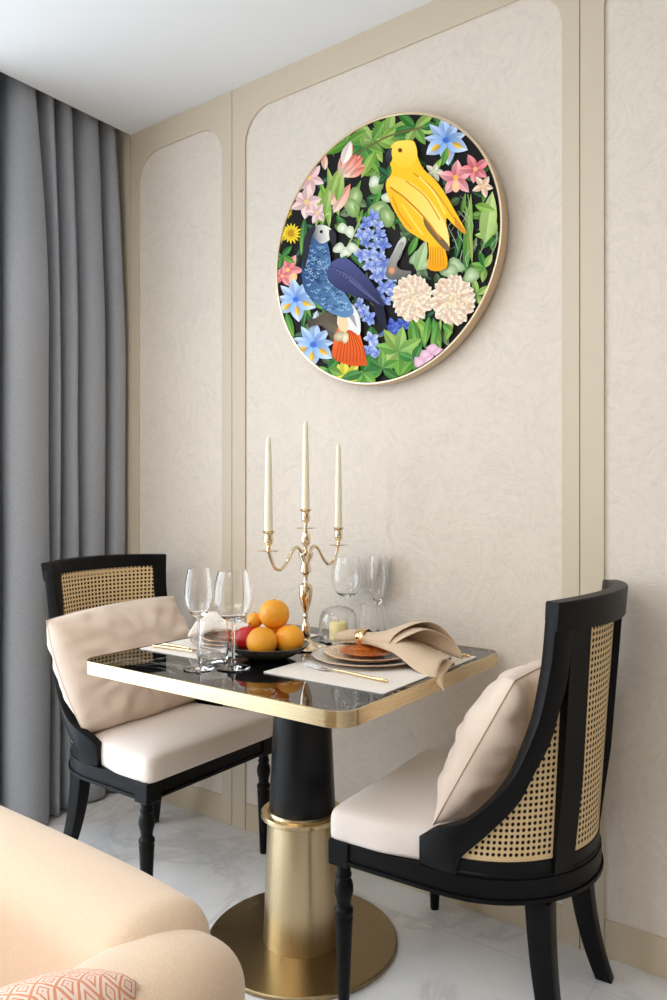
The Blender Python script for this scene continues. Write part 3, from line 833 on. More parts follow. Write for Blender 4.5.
grid(bm, afn, 32, 22, True); bmesh.ops.remove_doubles(bm, verts=bm.verts, dist=1e-6)
obj('skin', bm, M['apple'], ap, angle=100)
bm = BM(); tube(bm, [(0, 0, 0.022), (0.001, 0, 0.032), (0.004, 0.001, 0.040)], [0.0012, 0.0012, 0.0018], 8); obj('stalk', bm, M['stalk'], ap)

# placemats
def placemat(label, x0, x1, y0, y1):
    bm = BM(); prism(bm, rrect(x0, x1, y0, y1, 0.004, 3), TZ + 0.0004, TZ + 0.0026)
    return tag(obj('placemat', bm, M['linen'], None, angle=30), label, 'placemat', 'cream placemats')
placemat('cream placemat under the plates at the right place', 1.236, 1.576, -0.598, -0.138)
placemat('cream placemat under the plates at the left place by the curtain side chair', 0.772, 1.052, -0.586, -0.130)
ZM = TZ + 0.0028
# plates
def plate(name, label, x, y, z, r, m, rim_m, dep=0.012, group=None):
    t = thing(name, label, 'plate', (x, y, z), 0, group)
    bm = BM()
    o_ = sp([(r * 0.62, 0.0), (r * 0.70, 0.002), (r * 0.86, dep * 0.72), (r, dep)], 4)
    i_ = sp([(r * 0.985, dep + 0.0012), (r * 0.85, dep * 0.72 + 0.0025), (r * 0.69, 0.0045), (r * 0.60, 0.0032), (r * 0.3, 0.003)], 4)
    lathe(bm, [(0.0, 0.0)] + o_ + i_ + [(0.0, 0.003)], 64)
    obj('dish', bm, m, t, angle=50)
    if rim_m:
        bm = BM(); k = 96
        pts = [(r * math.cos(2 * PI * i / k), r * math.sin(2 * PI * i / k), dep + 0.0006) for i in range(k + 1)]
        tube(bm, pts, 0.0010, 8, caps=False); bmesh.ops.remove_doubles(bm, verts=bm.verts, dist=1e-5); obj('rim', bm, rim_m, t, angle=60)
    return t
PX, PY = 1.362, -0.335
plate('charger_plate', 'wide grey charger plate with copper rim, bottom of the right stack', PX, PY, ZM, 0.145, M['charger'], M['copper'], 0.013)
plate('dinner_plate', 'sand coloured dinner plate in the middle of the right stack', PX + 0.004, PY, ZM + 0.0075, 0.118, M['dinnerplate'], M['copper'], 0.014)
plate('side_plate', 'small rust patterned plate on top of the right stack', PX, PY - 0.006, ZM + 0.0145, 0.07, M['smallplate'], None, 0.010)
QX, QY = 0.935, -0.372
plate('charger_plate', 'wide grey charger plate at the left place, seen behind the glasses', QX, QY, ZM, 0.13, M['charger'], M['copper'], 0.013)
plate('dinner_plate', 'sand coloured dinner plate at the left place, seen behind the glasses', QX, QY, ZM + 0.0075, 0.11, M['dinnerplate'], M['copper'], 0.014)
plate('side_plate', 'small rust patterned plate on top of the left stack', QX, QY, ZM + 0.0145, 0.068, M['smallplate'], None, 0.010)

# napkins
def napkin(label, ox, oy, rz, m, sc, z0, hang):
    """folded cloth gathered in a ring: tail to -x, open fan of layers to +x"""
    bm = BM()
    def layer(end, slant, wid, hgt, seed, zoff, hang_, yoff=0.0):
        ns, nt = 50, 40
        L0 = -0.085
        def fn(a, b):
            t = 2 * b - 1
            e_ = end + slant * t
            s = L0 + (e_ - L0) * a
            g_ = math.exp(-(s / 0.035) ** 2)
            if s < 0:
                q = min(1.0, -s / 0.085); f = 0.0
                w = 0.019 + 0.022 * math.sin(PI * min(1, q * 0.8)) * (1 - 0.6 * q); h = 0.018 + 0.006 * math.sin(PI * q); base = -0.008 * q
            else:
                q = min(1.0, s / 0.26); f = q * q * (3 - 2 * q)
                w = 0.019 + (wid - 0.019) * (q ** 0.8); h = 0.018 + (hgt - 0.018) * f
                k_ = min(1.0, max(0.0, (s - 0.13) / 0.14)); base = -0.032 * k_ * k_ * (3 - 2 * k_)
                if s > 0.262: base -= hang_ * ((s - 0.262) / 0.05) ** 1.4
            y = w * math.sin(t * PI / 2 * 0.98) + yoff * f
            z = h * max(0.0, math.cos(t * PI / 2)) ** 0.7 + base + zoff
            z += (0.0030 * g_ + 0.003 * f) * math.sin(t * 6 + seed) + 0.0015 * g_ * math.cos(t * 15 + seed)
            x = s + 0.006 * f * math.sin(2.2 * t + seed)
            return (x * sc, y * sc, z * sc)
        grid(bm, fn, ns, nt)
    layer(0.185, 0.065, 0.078, 0.090, 0.3, 0.001, 0.0)               # outer arch, its hem slanting back on the near side
    layer(0.200, 0.065, 0.074, 0.070, 1.7, 0.0, 0.0)                 # second fold just inside it
    layer(0.268, -0.020, 0.074, 0.022, 3.0, -0.001, hang, -0.026)     # lower folds slipping over the edge
    layer(0.288, -0.026, 0.066, 0.012, 4.4, -0.003, hang, -0.040)
    t = obj('napkin', bm, m, None, (ox, oy, z0), angle=100)
    t.rotation_euler = (0, 0, rz)
    md = t.modifiers.new('thick', 'SOLIDIFY'); md.thickness = 0.0012
    tag(t, label, 'napkin', 'linen napkins')
    bm = BM()
    prof = [(0.0225, -0.012), (0.0245, -0.008), (0.0255, 0.0), (0.0245, 0.008), (0.0225, 0.012), (0.0215, 0.008), (0.0212, 0.0), (0.0215, -0.008)]
    lathe(bm, prof, 36, close=True)
    bmesh.ops.rotate(bm, verts=bm.verts, cent=(0, 0, 0), matrix=Matrix.Rotation(PI / 2, 3, 'Y'))
    bmesh.ops.scale(bm, verts=bm.verts, vec=(sc * 1.1, sc * 1.12, sc * 0.98))
    r = obj('napkin_ring', bm, M['gold'], None, (ox, oy, z0 + 0.006 * sc), angle=60)
    r.rotation_euler = (0, 0, rz)
    return t, r
n1, r1 = napkin('beige linen napkin draped from the right plates over the table edge', 1.310, -0.276, math.radians(-4), M['napkin'], 1.0, TZ + 0.039, 0.030)
tag(r1, 'polished gold ring around the beige napkin on the right plates', 'napkin ring', 'gold napkin rings')
n2, r2 = napkin('ivory linen napkin on the left plates behind the wine glasses', 1.0, -0.365, math.radians(203), M['white_napkin'], 0.70, TZ + 0.047, 0.004)
tag(r2, 'gold ring around the ivory napkin on the left plates', 'napkin ring', 'gold napkin rings')

# cutlery
def fork(label, x, y, rz):
    t = thing('fork', label, 'fork', (x, y, ZM + 0.001), rz, 'cutlery on the placemats')
    bm = BM()
    pts = [(0.0, 0.0, 0.006), (0.03, 0, 0.0025), (0.055, 0, 0.0015), (0.075, 0, 0.003)]
    for k in range(4):
        yy = (k - 1.5) * 0.0058
        tube(bm, [(-0.012, yy, 0.0075), (0.012, yy, 0.0045), (0.036, yy * 0.9, 0.0025)], [0.0009, 0.0013, 0.0015], 8)
    sec = []
    for xx, w, z in ((0.034, 0.0105, 0.0026), (0.048, 0.0112, 0.0018), (0.060, 0.008, 0.002), (0.070, 0.0035, 0.004), (0.085, 0.0028, 0.0055)):
        sec.append([(xx, -w, z), (xx, 0, z - 0.001), (xx, w, z), (xx, 0, z + 0.0016)])
    sections(bm, sec); obj('head', bm, M['silver'], t, angle=60)
    bm = BM(); tube(bm, [(0.083, 0, 0.0055), (0.12, 0, 0.006), (0.17, 0, 0.0048), (0.235, 0, 0.0035), (0.24, 0, 0.0035)], [0.0026, 0.0028, 0.0034, 0.0042, 0.003], 12); obj('handle', bm, M['gold'], t, angle=60)
    return t
def knife(label, x, y, rz):
    t = thing('knife', label, 'knife', (x, y, ZM + 0.001), rz, 'cutlery on the placemats')
    bm = BM(); sec = []
    for xx, w0, w1 in ((0.0, 0.0, 0.002), (0.01, -0.006, 0.006), (0.04, -0.0085, 0.0075), (0.10, -0.008, 0.0075), (0.12, -0.004, 0.004)):
        sec.append([(xx, w0, 0.002), (xx, (w0 + w1) / 2, 0.0012), (xx, w1 + 0.0005, 0.002), (xx, (w0 + w1) / 2, 0.0032)])
    sections(bm, sec); obj('blade', bm, M['silver'], t, angle=60)
    bm = BM(); tube(bm, [(0.118, 0, 0.003), (0.15, 0, 0.0042), (0.215, 0, 0.0042), (0.222, 0, 0.004)], [0.003, 0.0042, 0.0046, 0.003], 12); obj('handle', bm, M['gold'], t, angle=60)
    return t
fork('fork with gold handle on the right placemat, in front of the plates', 1.297, -0.498, math.radians(-5))
knife('knife with gold handle at the wall side of the right placemat', 1.345, -0.165, math.radians(0))
fork('fork with gold handle on the left placemat, nearest the table edge', 1.030, -0.552, math.radians(181))
knife('knife on the left placemat, lying inside the fork', 1.020, -0.520, math.radians(181))

# ---------------------------------------------------------------- round picture
AX, AZ, AR = 1.201, 1.918, 0.403
pic = thing('round_painting', 'round painting of a yellow and a blue bird among flowers in a gold frame', 'painting', (AX, 0.0, AZ))
bm = BM()
prof = [(AR - 0.007, -0.004), (AR, -0.0045), (AR, -0.039), (AR - 0.0015, -0.041), (AR - 0.006, -0.041), (AR - 0.0075, -0.0395), (AR - 0.0075, -0.033), (AR - 0.03, -0.033), (AR - 0.03, -0.004)]
k = 128
R = [[bm.verts.new((r * math.cos(2 * PI * i / k), y, r * math.sin(2 * PI * i / k))) for i in range(k)] for r, y in prof]
for q in range(len(R)):
    a, b = R[q], R[(q + 1) % len(R)]
    for i in range(k):
        j = (i + 1) % k; bm.faces.new((a[i], a[j], b[j], b[i]))
obj('picture_frame', bm, mat('pale_gold_frame', (220, 196, 164), 0.3, 0.8), pic, angle=35)

# ART_BEGIN
# the print: leaves, flowers and two birds, laid out on the disc in metres and coloured per point
class Print:
    """coloured outlines laid over one another on the disc; art units are mapped once to the disc plane"""
    def __init__(s):
        s.v = []; s.f = []; s.c = []; s.k = 0
    @staticmethod
    def xz(ax, ay):
        w_ = 1.0 + 0.000410986 * ax          # the design sheet is laid onto the disc by one plane-to-plane mapping (metres)
        x = (0.00157316 * ax + -0.47863) / w_; z = (-0.000309473 * ax + -0.00132728 * ay + 0.609004) / w_
        r = math.hypot(x, z); m = AR - 0.0072
        if r > m: x, z = x * m / r, z * m / r
        return x, z
    def poly(s, pts, cols, centre=None, ccol=None):
        """fan round a centre (or n-gon when centre is None)"""
        s.k += 1; y = -0.0345 - 0.000006 * s.k
        b = len(s.v)
        for i, p in enumerate(pts):
            x, z = s.xz(*p); s.v.append((x, y, z)); s.c.append(cols[i] if isinstance(cols, list) else cols)
        n = len(pts)
        if centre is None: s.f.append(tuple(range(b, b + n)))
        else:
            x, z = s.xz(*centre); s.v.append((x, y, z)); s.c.append(ccol)
            for i in range(n): s.f.append((b + i, b + (i + 1) % n, b + n))
PR = Print()
rnd = random.Random(11)
def jit(c, a=10): 
    d = rnd.uniform(-a, a)
    return tuple(max(0, min(255, v + d + rnd.uniform(-a / 3, a / 3))) for v in c)
def mixc(a, b, t): return tuple(a[i] * (1 - t) + b[i] * t for i in range(3))
def blob(x, y, rx, ry, ang, cin, cout, n=14, lob=0, la=0.0):
    a0 = math.radians(ang); pts = []
    for k in range(n):
        t = 2 * PI * k / n; q = 1 + la * math.cos(lob * t)
        u, v = rx * q * math.cos(t), ry * q * math.sin(t)
        pts.append((x + u * math.cos(a0) - v * math.sin(a0), y + u * math.sin(a0) + v * math.cos(a0)))
    PR.poly(pts, [cout] * n, (x, y), cin)
def leaf(x0, y0, x1, y1, w, c0, c1, rib=True, bend=0.0):
    """pointed leaf from base to tip; w half width"""
    dx, dy = x1 - x0, y1 - y0; L = math.hypot(dx, dy) or 1; nx, ny = -dy / L, dx / L
    A, B = [], []; n = 7
    ca, cb = [], []
    for k in range(n + 1):
        t = k / n; q = w * math.sin(PI * t ** 0.85) ** 0.9
        bx, by = x0 + dx * t + nx * bend * math.sin(PI * t), y0 + dy * t + ny * bend * math.sin(PI * t)
        A.append((bx + nx * q, by + ny * q)); B.append((bx - nx * q, by - ny * q))
        ca.append(mixc(c0, c1, t)); cm = mixc(c0, c1, t); cb.append(tuple(v * 0.88 for v in cm))
    M_ = [((a[0] + b[0]) / 2, (a[1] + b[1]) / 2) for a, b in zip(A, B)]
    PR.poly(A + M_[::-1][1:-1], ca + [mixc(c, (255, 255, 235), 0.16) for c in ca[::-1][1:-1]])
    PR.poly(B + M_[::-1][1:-1], cb + [tuple(v * 0.97 for v in c) for c in cb[::-1][1:-1]])
def strip(pts, w, c, c2=None):
    P_ = catmull(pts, 5); A, B = [], []
    for i, p in enumerate(P_):
        q = P_[min(i + 1, len(P_) - 1)] - P_[max(i - 1, 0)]; L = math.hypot(*q) or 1
        A.append((p[0] - q[1] / L * w, p[1] + q[0] / L * w)); B.append((p[0] + q[1] / L * w, p[1] - q[0] / L * w))
    s = PR; s.k += 1; y = -0.0345 - 0.000006 * s.k; b = len(s.v); n = len(A)
    for i, (p, q) in enumerate(zip(A, B)):
        for r in (p, q):
            x, z = s.xz(*r); s.v.append((x, y, z)); s.c.append(mixc(c, c2 or c, i / (n - 1)))
    for i in range(n - 1): s.f.append((b + 2 * i, b + 2 * i + 1, b + 2 * i + 3, b + 2 * i + 2))
def shape(pts, fn, smooth=3):
    """closed outline, colour by fn(x,y); filled as an n-gon after rounding"""
    P_ = catmull(list(pts) + [pts[0]], smooth)[:-1]
    P_ = [(float(p[0]), float(p[1])) for p in P_]
    PR.poly(P_, [fn(*p) for p in P_])
def petal(x, y, ang, L, w, c0, c1): 
    a = math.radians(ang); leaf(x, y, x + L * math.cos(a), y + L * math.sin(a), w, c0, c1)
G1, G2, G3, G4 = (62, 132, 52), (116, 168, 60), (168, 196, 96), (38, 92, 58)
PALE = (206, 220, 184)
# ground
N_ = 96
PR.poly([(0, 0)] * 0 + [(338 + 420 * math.cos(2 * PI * k / N_), 385 + 520 * math.sin(2 * PI * k / N_)) for k in range(N_)], [(24, 23, 22)] * N_, (338, 385), (30, 28, 26))
# scattered background leaves
for _ in range(190):
    a = rnd.uniform(0, 2 * PI); r = math.sqrt(rnd.uniform(0.0, 1.02))
    x = 330 + 285 * r * math.cos(a) + 20 * math.sin(a) * r * 0; y = 385 + 340 * r * math.sin(a)
    if 300 < x < 420 and 380 < y < 460: continue
    an = rnd.uniform(0, 360); L = rnd.uniform(28, 62)
    c = rnd.choice([G1, G4, G2, (88, 120, 70), (60, 100, 80), (128, 150, 110)])
    petal(x, y, an, L, rnd.uniform(5, 11), jit(mixc(c, (20, 30, 20), 0.35)), jit(c))
# fine tendrils
for _ in range(22):
    x, y = rnd.uniform(150, 580), rnd.uniform(120, 640)
    strip([(x, y), (x + rnd.uniform(-25, 25), y + rnd.uniform(-30, 10)), (x + rnd.uniform(-40, 40), y + rnd.uniform(-60, 0))], 0.9, (120, 128, 106))
def sprig(x, y, n, L, w, a0, a1, cs):
    for k in range(n):
        a = a0 + (a1 - a0) * k / max(1, n - 1) + rnd.uniform(-6, 6); c = jit(rnd.choice(cs), 14)
        petal(x, y, a, L * rnd.uniform(.8, 1.15), w, mixc(c, G4, 0.3), c)
# ---- leaves, top
sprig(330, 95, 7, 75, 13, 150, 400, [G2, G3, G1]); sprig(290, 105, 5, 62, 12, 60, 300, [G2, G3])
sprig(262, 118, 5, 58, 12, 20, 250, [G1, G2]); sprig(400, 70, 6, 62, 12, -40, 220, [G2, G1, G3]); sprig(455, 62, 5, 52, 11, -90, 160, [G1, G2])
sprig(225, 110, 5, 55, 11, 90, 330, [G1, G2, G4])
leaf(268, 120, 312, 188, 15, G1, G2); leaf(300, 130, 262, 200, 12, G2, G3); leaf(318, 100, 352, 70, 14, G3, G2); leaf(345, 120, 300, 100, 13, G2, G3)
strip([(250, 140), (290, 115), (340, 90), (420, 70)], 2.5, (110, 100, 60))
leaf(262, 318, 316, 182, 7, G1, (90, 160, 60), True, 14); leaf(222, 295, 262, 205, 9, G4, G2)
# pale green pods
for x, y, a in ((245, 250, 20), (238, 275, -30), (320, 290, 10), (305, 280, 60), (328, 300, -20), (300, 215, 0)):
    blob(x, y, 19, 27, a, (168, 190, 130), (120, 150, 90), 14, 3, 0.08); blob(x + 2, y - 2, 8, 15, a, (200, 214, 164), (150, 176, 112))
strip([(245, 270), (258, 330), (250, 400)], 2.5, G2); strip([(215, 400), (240, 350), (262, 300)], 2.2, (150, 170, 110))
for x, y in ((215, 330), (232, 338), (205, 380), (222, 392), (240, 380), (330, 250), (296, 210)):
    blob(x, y, 16, 13, rnd.uniform(0, 180), (236, 236, 222), (190, 202, 170), 12, 3, .12)
# pink flowers upper left
def lily(x, y, s, c0, c1, n=6, off=0, core=(236, 206, 120)):
    for k in range(n): petal(x, y, off + 360 * k / n + rnd.uniform(-8, 8), s * rnd.uniform(.85, 1.1), s * 0.27, c0, jit(c1, 8))
    blob(x, y, s * .16, s * .16, 0, core, mixc(core, c0, .4), 8)
leaf(135, 240, 160, 320, 9, G1, G2); leaf(118, 300, 108, 400, 9, G4, G2); leaf(165, 215, 145, 330, 10, G2, G3); leaf(180, 330, 152, 200, 9, G3, G2, True, 8); leaf(160, 330, 190, 195, 10, G2, G3, True, -6); leaf(205, 300, 175, 170, 11, (150, 180, 90), G3)
lily(130, 200, 42, (232, 178, 180), (246, 216, 214), 6, 15); lily(122, 262, 46, (230, 180, 176), (248, 222, 216), 6, 40); lily(150, 290, 30, (236, 190, 190), (246, 214, 210))
for (x0, y0, x1, y1, w) in ((205, 195, 240, 110, 15), (200, 205, 262, 140, 14), (214, 195, 272, 165, 16), (170, 180, 165, 130, 9), (190, 290, 235, 215, 15), (176, 270, 205, 235, 12)):
    leaf(x0, y0, x1, y1, w, (240, 214, 196), (240, 150, 130))
for (x0, y0, x1, y1, w) in ((225, 190, 268, 146, 11), (232, 198, 273, 172, 10), (222, 180, 250, 138, 10), (210, 178, 228, 122, 9)): leaf(x0, y0, x1, y1, w, (250, 190, 170), (232, 110, 92))
leaf(215, 165, 236, 105, 13, (252, 240, 232), (248, 226, 216)); leaf(200, 260, 214, 185, 12, G2, (186, 204, 120)); leaf(180, 250, 205, 175, 10, (140, 176, 84), G3); leaf(168, 300, 182, 230, 10, G2, (190, 206, 130))
# yellow daisies left
for x, y, s in ((82, 342, 27), (70, 288, 17), (52, 350, 18)):
    for k in range(16): petal(x, y, 360 * k / 16, s * rnd.uniform(.9, 1.1), s * .14, (236, 190, 20), (250, 224, 50))
    blob(x, y, s * .3, s * .3, 0, (206, 150, 20), (180, 120, 20), 10)
# pink flower mid left
lily(74, 436, 40, (222, 96, 104), (244, 176, 176), 5, 10); lily(60, 452, 30, (226, 110, 116), (240, 160, 164), 5, 60); blob(88, 456, 10, 14, 20, (236, 210, 110), (240, 180, 150))
leaf(100, 470, 135, 560, 8, G1, G2); leaf(110, 600, 128, 470, 7, G4, G2); leaf(140, 515, 172, 538, 9, G1, G2); leaf(70, 545, 90, 610, 9, G1, G2); leaf(150, 540, 140, 590, 8, (196, 208, 220), (214, 222, 232))
sprig(580, 430, 5, 44, 9, 100, 300, [G2, G3, G1]); sprig(600, 350, 5, 46, 10, 90, 280, [G1, G3]); sprig(560, 500, 5, 44, 9, 60, 330, [G2, G3]); sprig(330, 195, 4, 38, 9, 60, 300, [G1, G4]); sprig(205, 430, 4, 40, 9, -60, 100, [G1, G2]); sprig(60, 400, 4, 34, 8, -40, 180, [G2, G1])
# irises
def iris(x, y, s, rot=0):
    for k, (a, L, w) in enumerate(((-90, 1.0, .26), (-50, .95, .20), (-130, .95, .20), (-12, .9, .18), (192, .9, .18))):
        petal(x, y, a + rot, s * L, s * w, (104, 150, 222), jit((212, 227, 246), 8))
    for a, L in ((150, 1.0), (90, 1.05), (30, 1.0)):
        petal(x, y, a + rot, s * L, s * .32, (112, 160, 226), jit((218, 231, 248), 6))
        r = math.radians(a + rot); petal(x + s * .3 * math.cos(r), y + s * .3 * math.sin(r), a + rot, s * .48, s * .11, (226, 160, 30), (248, 216, 90))
    blob(x, y, s * .16, s * .14, 0, (58, 92, 190), (80, 124, 208), 8)
iris(95, 512, 56, -8); iris(140, 628, 60, 6); iris(480, 104, 62, -6)
leaf(470, 170, 485, 120, 9, G1, G2); leaf(445, 190, 470, 150, 8, G2, G3)
# pink orchid right
lily(506, 200, 50, (226, 110, 122), (248, 196, 196), 5, -20, (240, 196, 80)); lily(556, 178, 42, (220, 96, 108), (240, 160, 164), 5, 30); lily(576, 222, 30, (240, 190, 160), (250, 226, 200), 5, 10); blob(506, 222, 10, 16, 0, (246, 206, 110), (248, 190, 170)); lily(450, 185, 26, (210, 220, 190), (232, 214, 206), 5)
# stems and broad leaves on the right
leaf(530, 450, 545, 240, 12, G1, (150, 186, 84)); leaf(548, 420, 530, 260, 8, (150, 170, 80), G2); leaf(580, 370, 600, 235, 22, (160, 196, 100), (196, 216, 140)); leaf(555, 270, 608, 285, 12, G2, G3); leaf(505, 410, 520, 330, 8, G4, G1)
for _ in range(12):
    x, y = rnd.uniform(490, 600), rnd.uniform(300, 460); strip([(x, y), (x + rnd.uniform(-16, 16), y - 26), (x + rnd.uniform(-26, 26), y - 58)], 0.9, (170, 178, 150))
for x, y in ((420, 420), (505, 425), (545, 452), (410, 405), (490, 440)): blob(x, y, 24, 18, rnd.uniform(0, 180), (206, 218, 180), (132, 164, 112), 12, 3, .14)
leaf(405, 440, 430, 360, 15, (150, 186, 120), (200, 216, 170)); leaf(392, 390, 408, 355, 8, G1, G2)
# blue hyacinth
def hy(x, y, s, c0, c1):
    for k in range(5): petal(x, y, 72 * k + rnd.uniform(0, 60), s, s * .34, c0, jit(c1, 12))
    blob(x, y, s * .16, s * .16, 0, (90, 100, 190), (110, 124, 206), 6)
for x, y in ((292, 300), (275, 318), (305, 322), (262, 345), (285, 345), (310, 345), (300, 370), (276, 366), (322, 372), (262, 400), (285, 395), (308, 400), (300, 425), (322, 420), (282, 425), (318, 448), (342, 452), (300, 452), (335, 478), (318, 480), (345, 498), (310, 500), (325, 515), (270, 545), (285, 560), (260, 525), (296, 628), (284, 645), (304, 650), (290, 612)):
    hy(x, y, rnd.uniform(17, 22), rnd.choice([(104, 126, 208), (126, 146, 220), (84, 108, 196)]), rnd.choice([(190, 204, 240), (208, 218, 245), (160, 178, 232)]))
for x, y in ((345, 580), (362, 590), (350, 605), (372, 578), (335, 595)): hy(x, y, 22, (40, 64, 170), (92, 122, 210))
# grey branch of the yellow bird
shape([(326, 452), (332, 420), (346, 392), (360, 364), (374, 352), (380, 362), (374, 382), (362, 404), (356, 428), (372, 438), (392, 440), (388, 454), (362, 460), (340, 462)], lambda x, y: mixc((206, 204, 198), (104, 100, 96), max(0, min(1, (y - 355) / 95))))
for k in range(5): strip([(336 + k * 3, 440 - k * 3), (350 + k * 4, 400), (366 + k * 2, 366)], 0.9, (150, 148, 142)); blob(343, 438, 9, 10, 0, (226, 160, 120), (196, 130, 96)); leaf(385, 400, 412, 345, 9, G1, G2)
# peonies
def peony(x, y, s):
    blob(x, y, s * .92, s * 1.04, 10, (246, 206, 176), (248, 214, 188), 22, 7, .05)
    for ring, (r, n, L) in enumerate(((1.06, 22, .40), (.85, 19, .42), (.62, 15, .4), (.44, 12, .36), (.26, 9, .32), (.1, 6, .26))):
        for k in range(n):
            a = 360 * k / n + ring * 17 + rnd.uniform(-8, 8); t = math.radians(a)
            cx, cy = x + s * r * .82 * math.cos(t), y + s * r * .95 * math.sin(t)
            petal(cx - s * L * .5 * math.cos(t), cy - s * L * .5 * math.sin(t), a + rnd.uniform(-26, 26), s * L, s * .17, jit((246, 200, 166), 10) if rnd.random() < .85 else (242, 166, 124), jit((254, 238, 218), 5))
    for k in range(10):
        a = rnd.uniform(0, 2 * PI); r = rnd.uniform(0, .4) * s; petal(x + r * math.cos(a), y + r * math.sin(a), rnd.uniform(0, 360), s * .22, s * .07, (246, 214, 150), (254, 240, 216))
leaf(400, 640, 392, 560, 12, G1, G2); leaf(430, 640, 420, 560, 11, G1, G3, True, -8); leaf(445, 650, 470, 560, 10, G2, G3); leaf(470, 640, 440, 570, 9, G1, G2); leaf(480, 620, 500, 560, 9, G2, G3); leaf(400, 560, 440, 600, 11, G2, G3)
peony(396, 510, 52); peony(500, 515, 56)
for (x0, y0, x1, y1) in ((450, 560, 470, 640), (440, 555, 430, 630), (475, 575, 500, 600), (400, 570, 410, 640), (462, 570, 446, 650)): leaf(x0, y0, x1, y1, 10, G1, (132, 180, 70))
# bottom leaves and flowers
sprig(362, 645, 8, 62, 15, 0, 330, [G2, G3, (150, 190, 90)]); sprig(320, 690, 5, 50, 12, 150, 390, [G1, G2]); sprig(400, 668, 5, 52, 12, -60, 200, [G2, G1])
for a, L in ((-120, 60), (-95, 66), (-55, 62), (-150, 52), (-25, 58)): petal(225, 722, a, L, 12, (236, 206, 40), (206, 214, 90))
sprig(180, 690, 4, 48, 12, -40, 160, [G1, G2]); sprig(270, 700, 5, 52, 13, -70, 160, [G1, G2])
for x, y in ((430, 655), (450, 640), (415, 675), (465, 650), (440, 670)): blob(x, y, 17, 13, rnd.uniform(0, 180), (240, 206, 218), (214, 164, 190), 12, 4, .12)
# ---- the blue bird
shape([(150, 560), (180, 545), (215, 570), (235, 590), (238, 622), (215, 632), (190, 618), (175, 590)], lambda x, y: (92, 80, 66))
strip([(128, 575), (160, 570), (200, 590), (225, 606)], 9, (70, 62, 52), (130, 116, 96))
shape([(300, 512), (322, 528), (332, 590), (318, 580), (298, 540)], lambda x, y: (30, 32, 52))
shape([(205, 588), (222, 568), (254, 580), (280, 672), (270, 682), (236, 682), (194, 662), (195, 622)], lambda x, y: mixc((246, 112, 36), (206, 78, 22), (y - 580) / 110))
for k in range(9): strip([(222 + k * 3, 585 + k), (206 + k * 8, 640), (200 + k * 9, 672)], 1.2, (176, 62, 18))
shape([(212, 515), (242, 525), (262, 560), (262, 604), (240, 592), (222, 590), (204, 575)], lambda x, y: mixc((226, 226, 222), (180, 182, 186), max(0, (550 - y) / 60)))
shape([(206, 548), (228, 556), (232, 590), (218, 600), (208, 585)], lambda x, y: (236, 206, 160))
for k in range(7): strip([(228 + k * 3, 530 + k * 4), (236 + k * 3, 560 + k * 4)], 1.0, (150, 150, 156))
shape([(140, 332), (122, 365), (116, 410), (113, 452), (122, 492), (150, 522), (186, 547), (224, 560), (246, 548), (238, 520), (214, 482), (192, 442), (186, 400), (178, 366), (160, 342)], lambda x, y: mixc((44, 74, 118), (94, 134, 176), max(0, min(1, (x - 115) / 90 + (y - 430) / 700))))
for _ in range(190):
    t = rnd.uniform(0, 1); y = 375 + 165 * t; xl = 122 + max(0, (y - 470)) * .75; xr = 182 + max(0, (y - 440)) * .55
    x = rnd.uniform(xl, xr); strip([(x - 5, y - 1), (x, y + 3), (x + 5, y - 1)], 1.1, rnd.choice([(128, 168, 204), (150, 186, 214), (34, 56, 96), (70, 108, 156)]))
shape([(132, 345), (142, 328), (165, 322), (186, 330), (192, 345), (184, 362), (164, 370), (150, 360)], lambda x, y: mixc((60, 64, 74), (226, 224, 214), max(0, min(1, (x - 138) / 30))))
shape([(116, 390), (122, 350), (140, 328), (150, 330), (138, 360), (128, 410), (118, 440)], lambda x, y: (40, 42, 52))
shape([(184, 334), (198, 340), (203, 358), (196, 376), (187, 364), (184, 350)], lambda x, y: (44, 44, 50))
blob(164, 340, 4.5, 4.5, 0, (20, 16, 14), (30, 22, 16), 8)
shape([(177, 442), (194, 416), (226, 407), (264, 438), (296, 474), (320, 516), (326, 532), (290, 517), (240, 502), (202, 484), (182, 464)], lambda x, y: mixc((78, 84, 134), (38, 42, 76), max(0, min(1, (y - 410) / 110))))
for k in range(12):
    strip([(190 + k * 4, 430 + k * 3), (235 + k * 4, 450 + k * 4.5), (280 + k * 3, 492 + k * 3)], 1.0, (104, 110, 160) if k % 2 else (26, 28, 56))
blob(212, 608, 17, 13, -12, (222, 206, 170), (170, 150, 116), 14); blob(226, 612, 9, 14, 8, (240, 226, 194), (206, 186, 150), 12)
# ---- the yellow bird
Y0, Y1, Y2 = (252, 196, 40), (246, 214, 96), (222, 140, 20)
shape([(437, 362), (474, 370), (488, 425), (466, 441), (437, 434), (440, 400)], lambda x, y: mixc((252, 190, 30), (236, 158, 20), (y - 365) / 75))
for k in range(6): strip([(444 + k * 6, 380), (443 + k * 7, 430)], 1.2, (220, 140, 14))
shape([(341, 124), (354, 110), (384, 106), (404, 112), (411, 148), (426, 180), (456, 208), (482, 244), (508, 290), (532, 334), (530, 346), (502, 322), (484, 306), (489, 352), (491, 386), (470, 372), (436, 368), (408, 352), (382, 334), (358, 298), (338, 258), (329, 222), (335, 205), (345, 186), (339, 160)], lambda x, y: mixc(Y0, Y2, max(0, min(.55, (y - 240) / 200 + (350 - x) / 160))), 3)
shape([(344, 122), (356, 110), (384, 107), (404, 114), (410, 148), (396, 172), (366, 176), (346, 160)], lambda x, y: mixc((250, 204, 50), (255, 222, 96), max(0, min(1, (170 - y) / 60))))
shape([(332, 206), (352, 198), (400, 218), (446, 262), (486, 330), (491, 388), (466, 362), (428, 314), (392, 274), (356, 240), (336, 226)], lambda x, y: mixc((252, 206, 70), (255, 226, 130), max(0, min(1, (x - 340) / 140))))
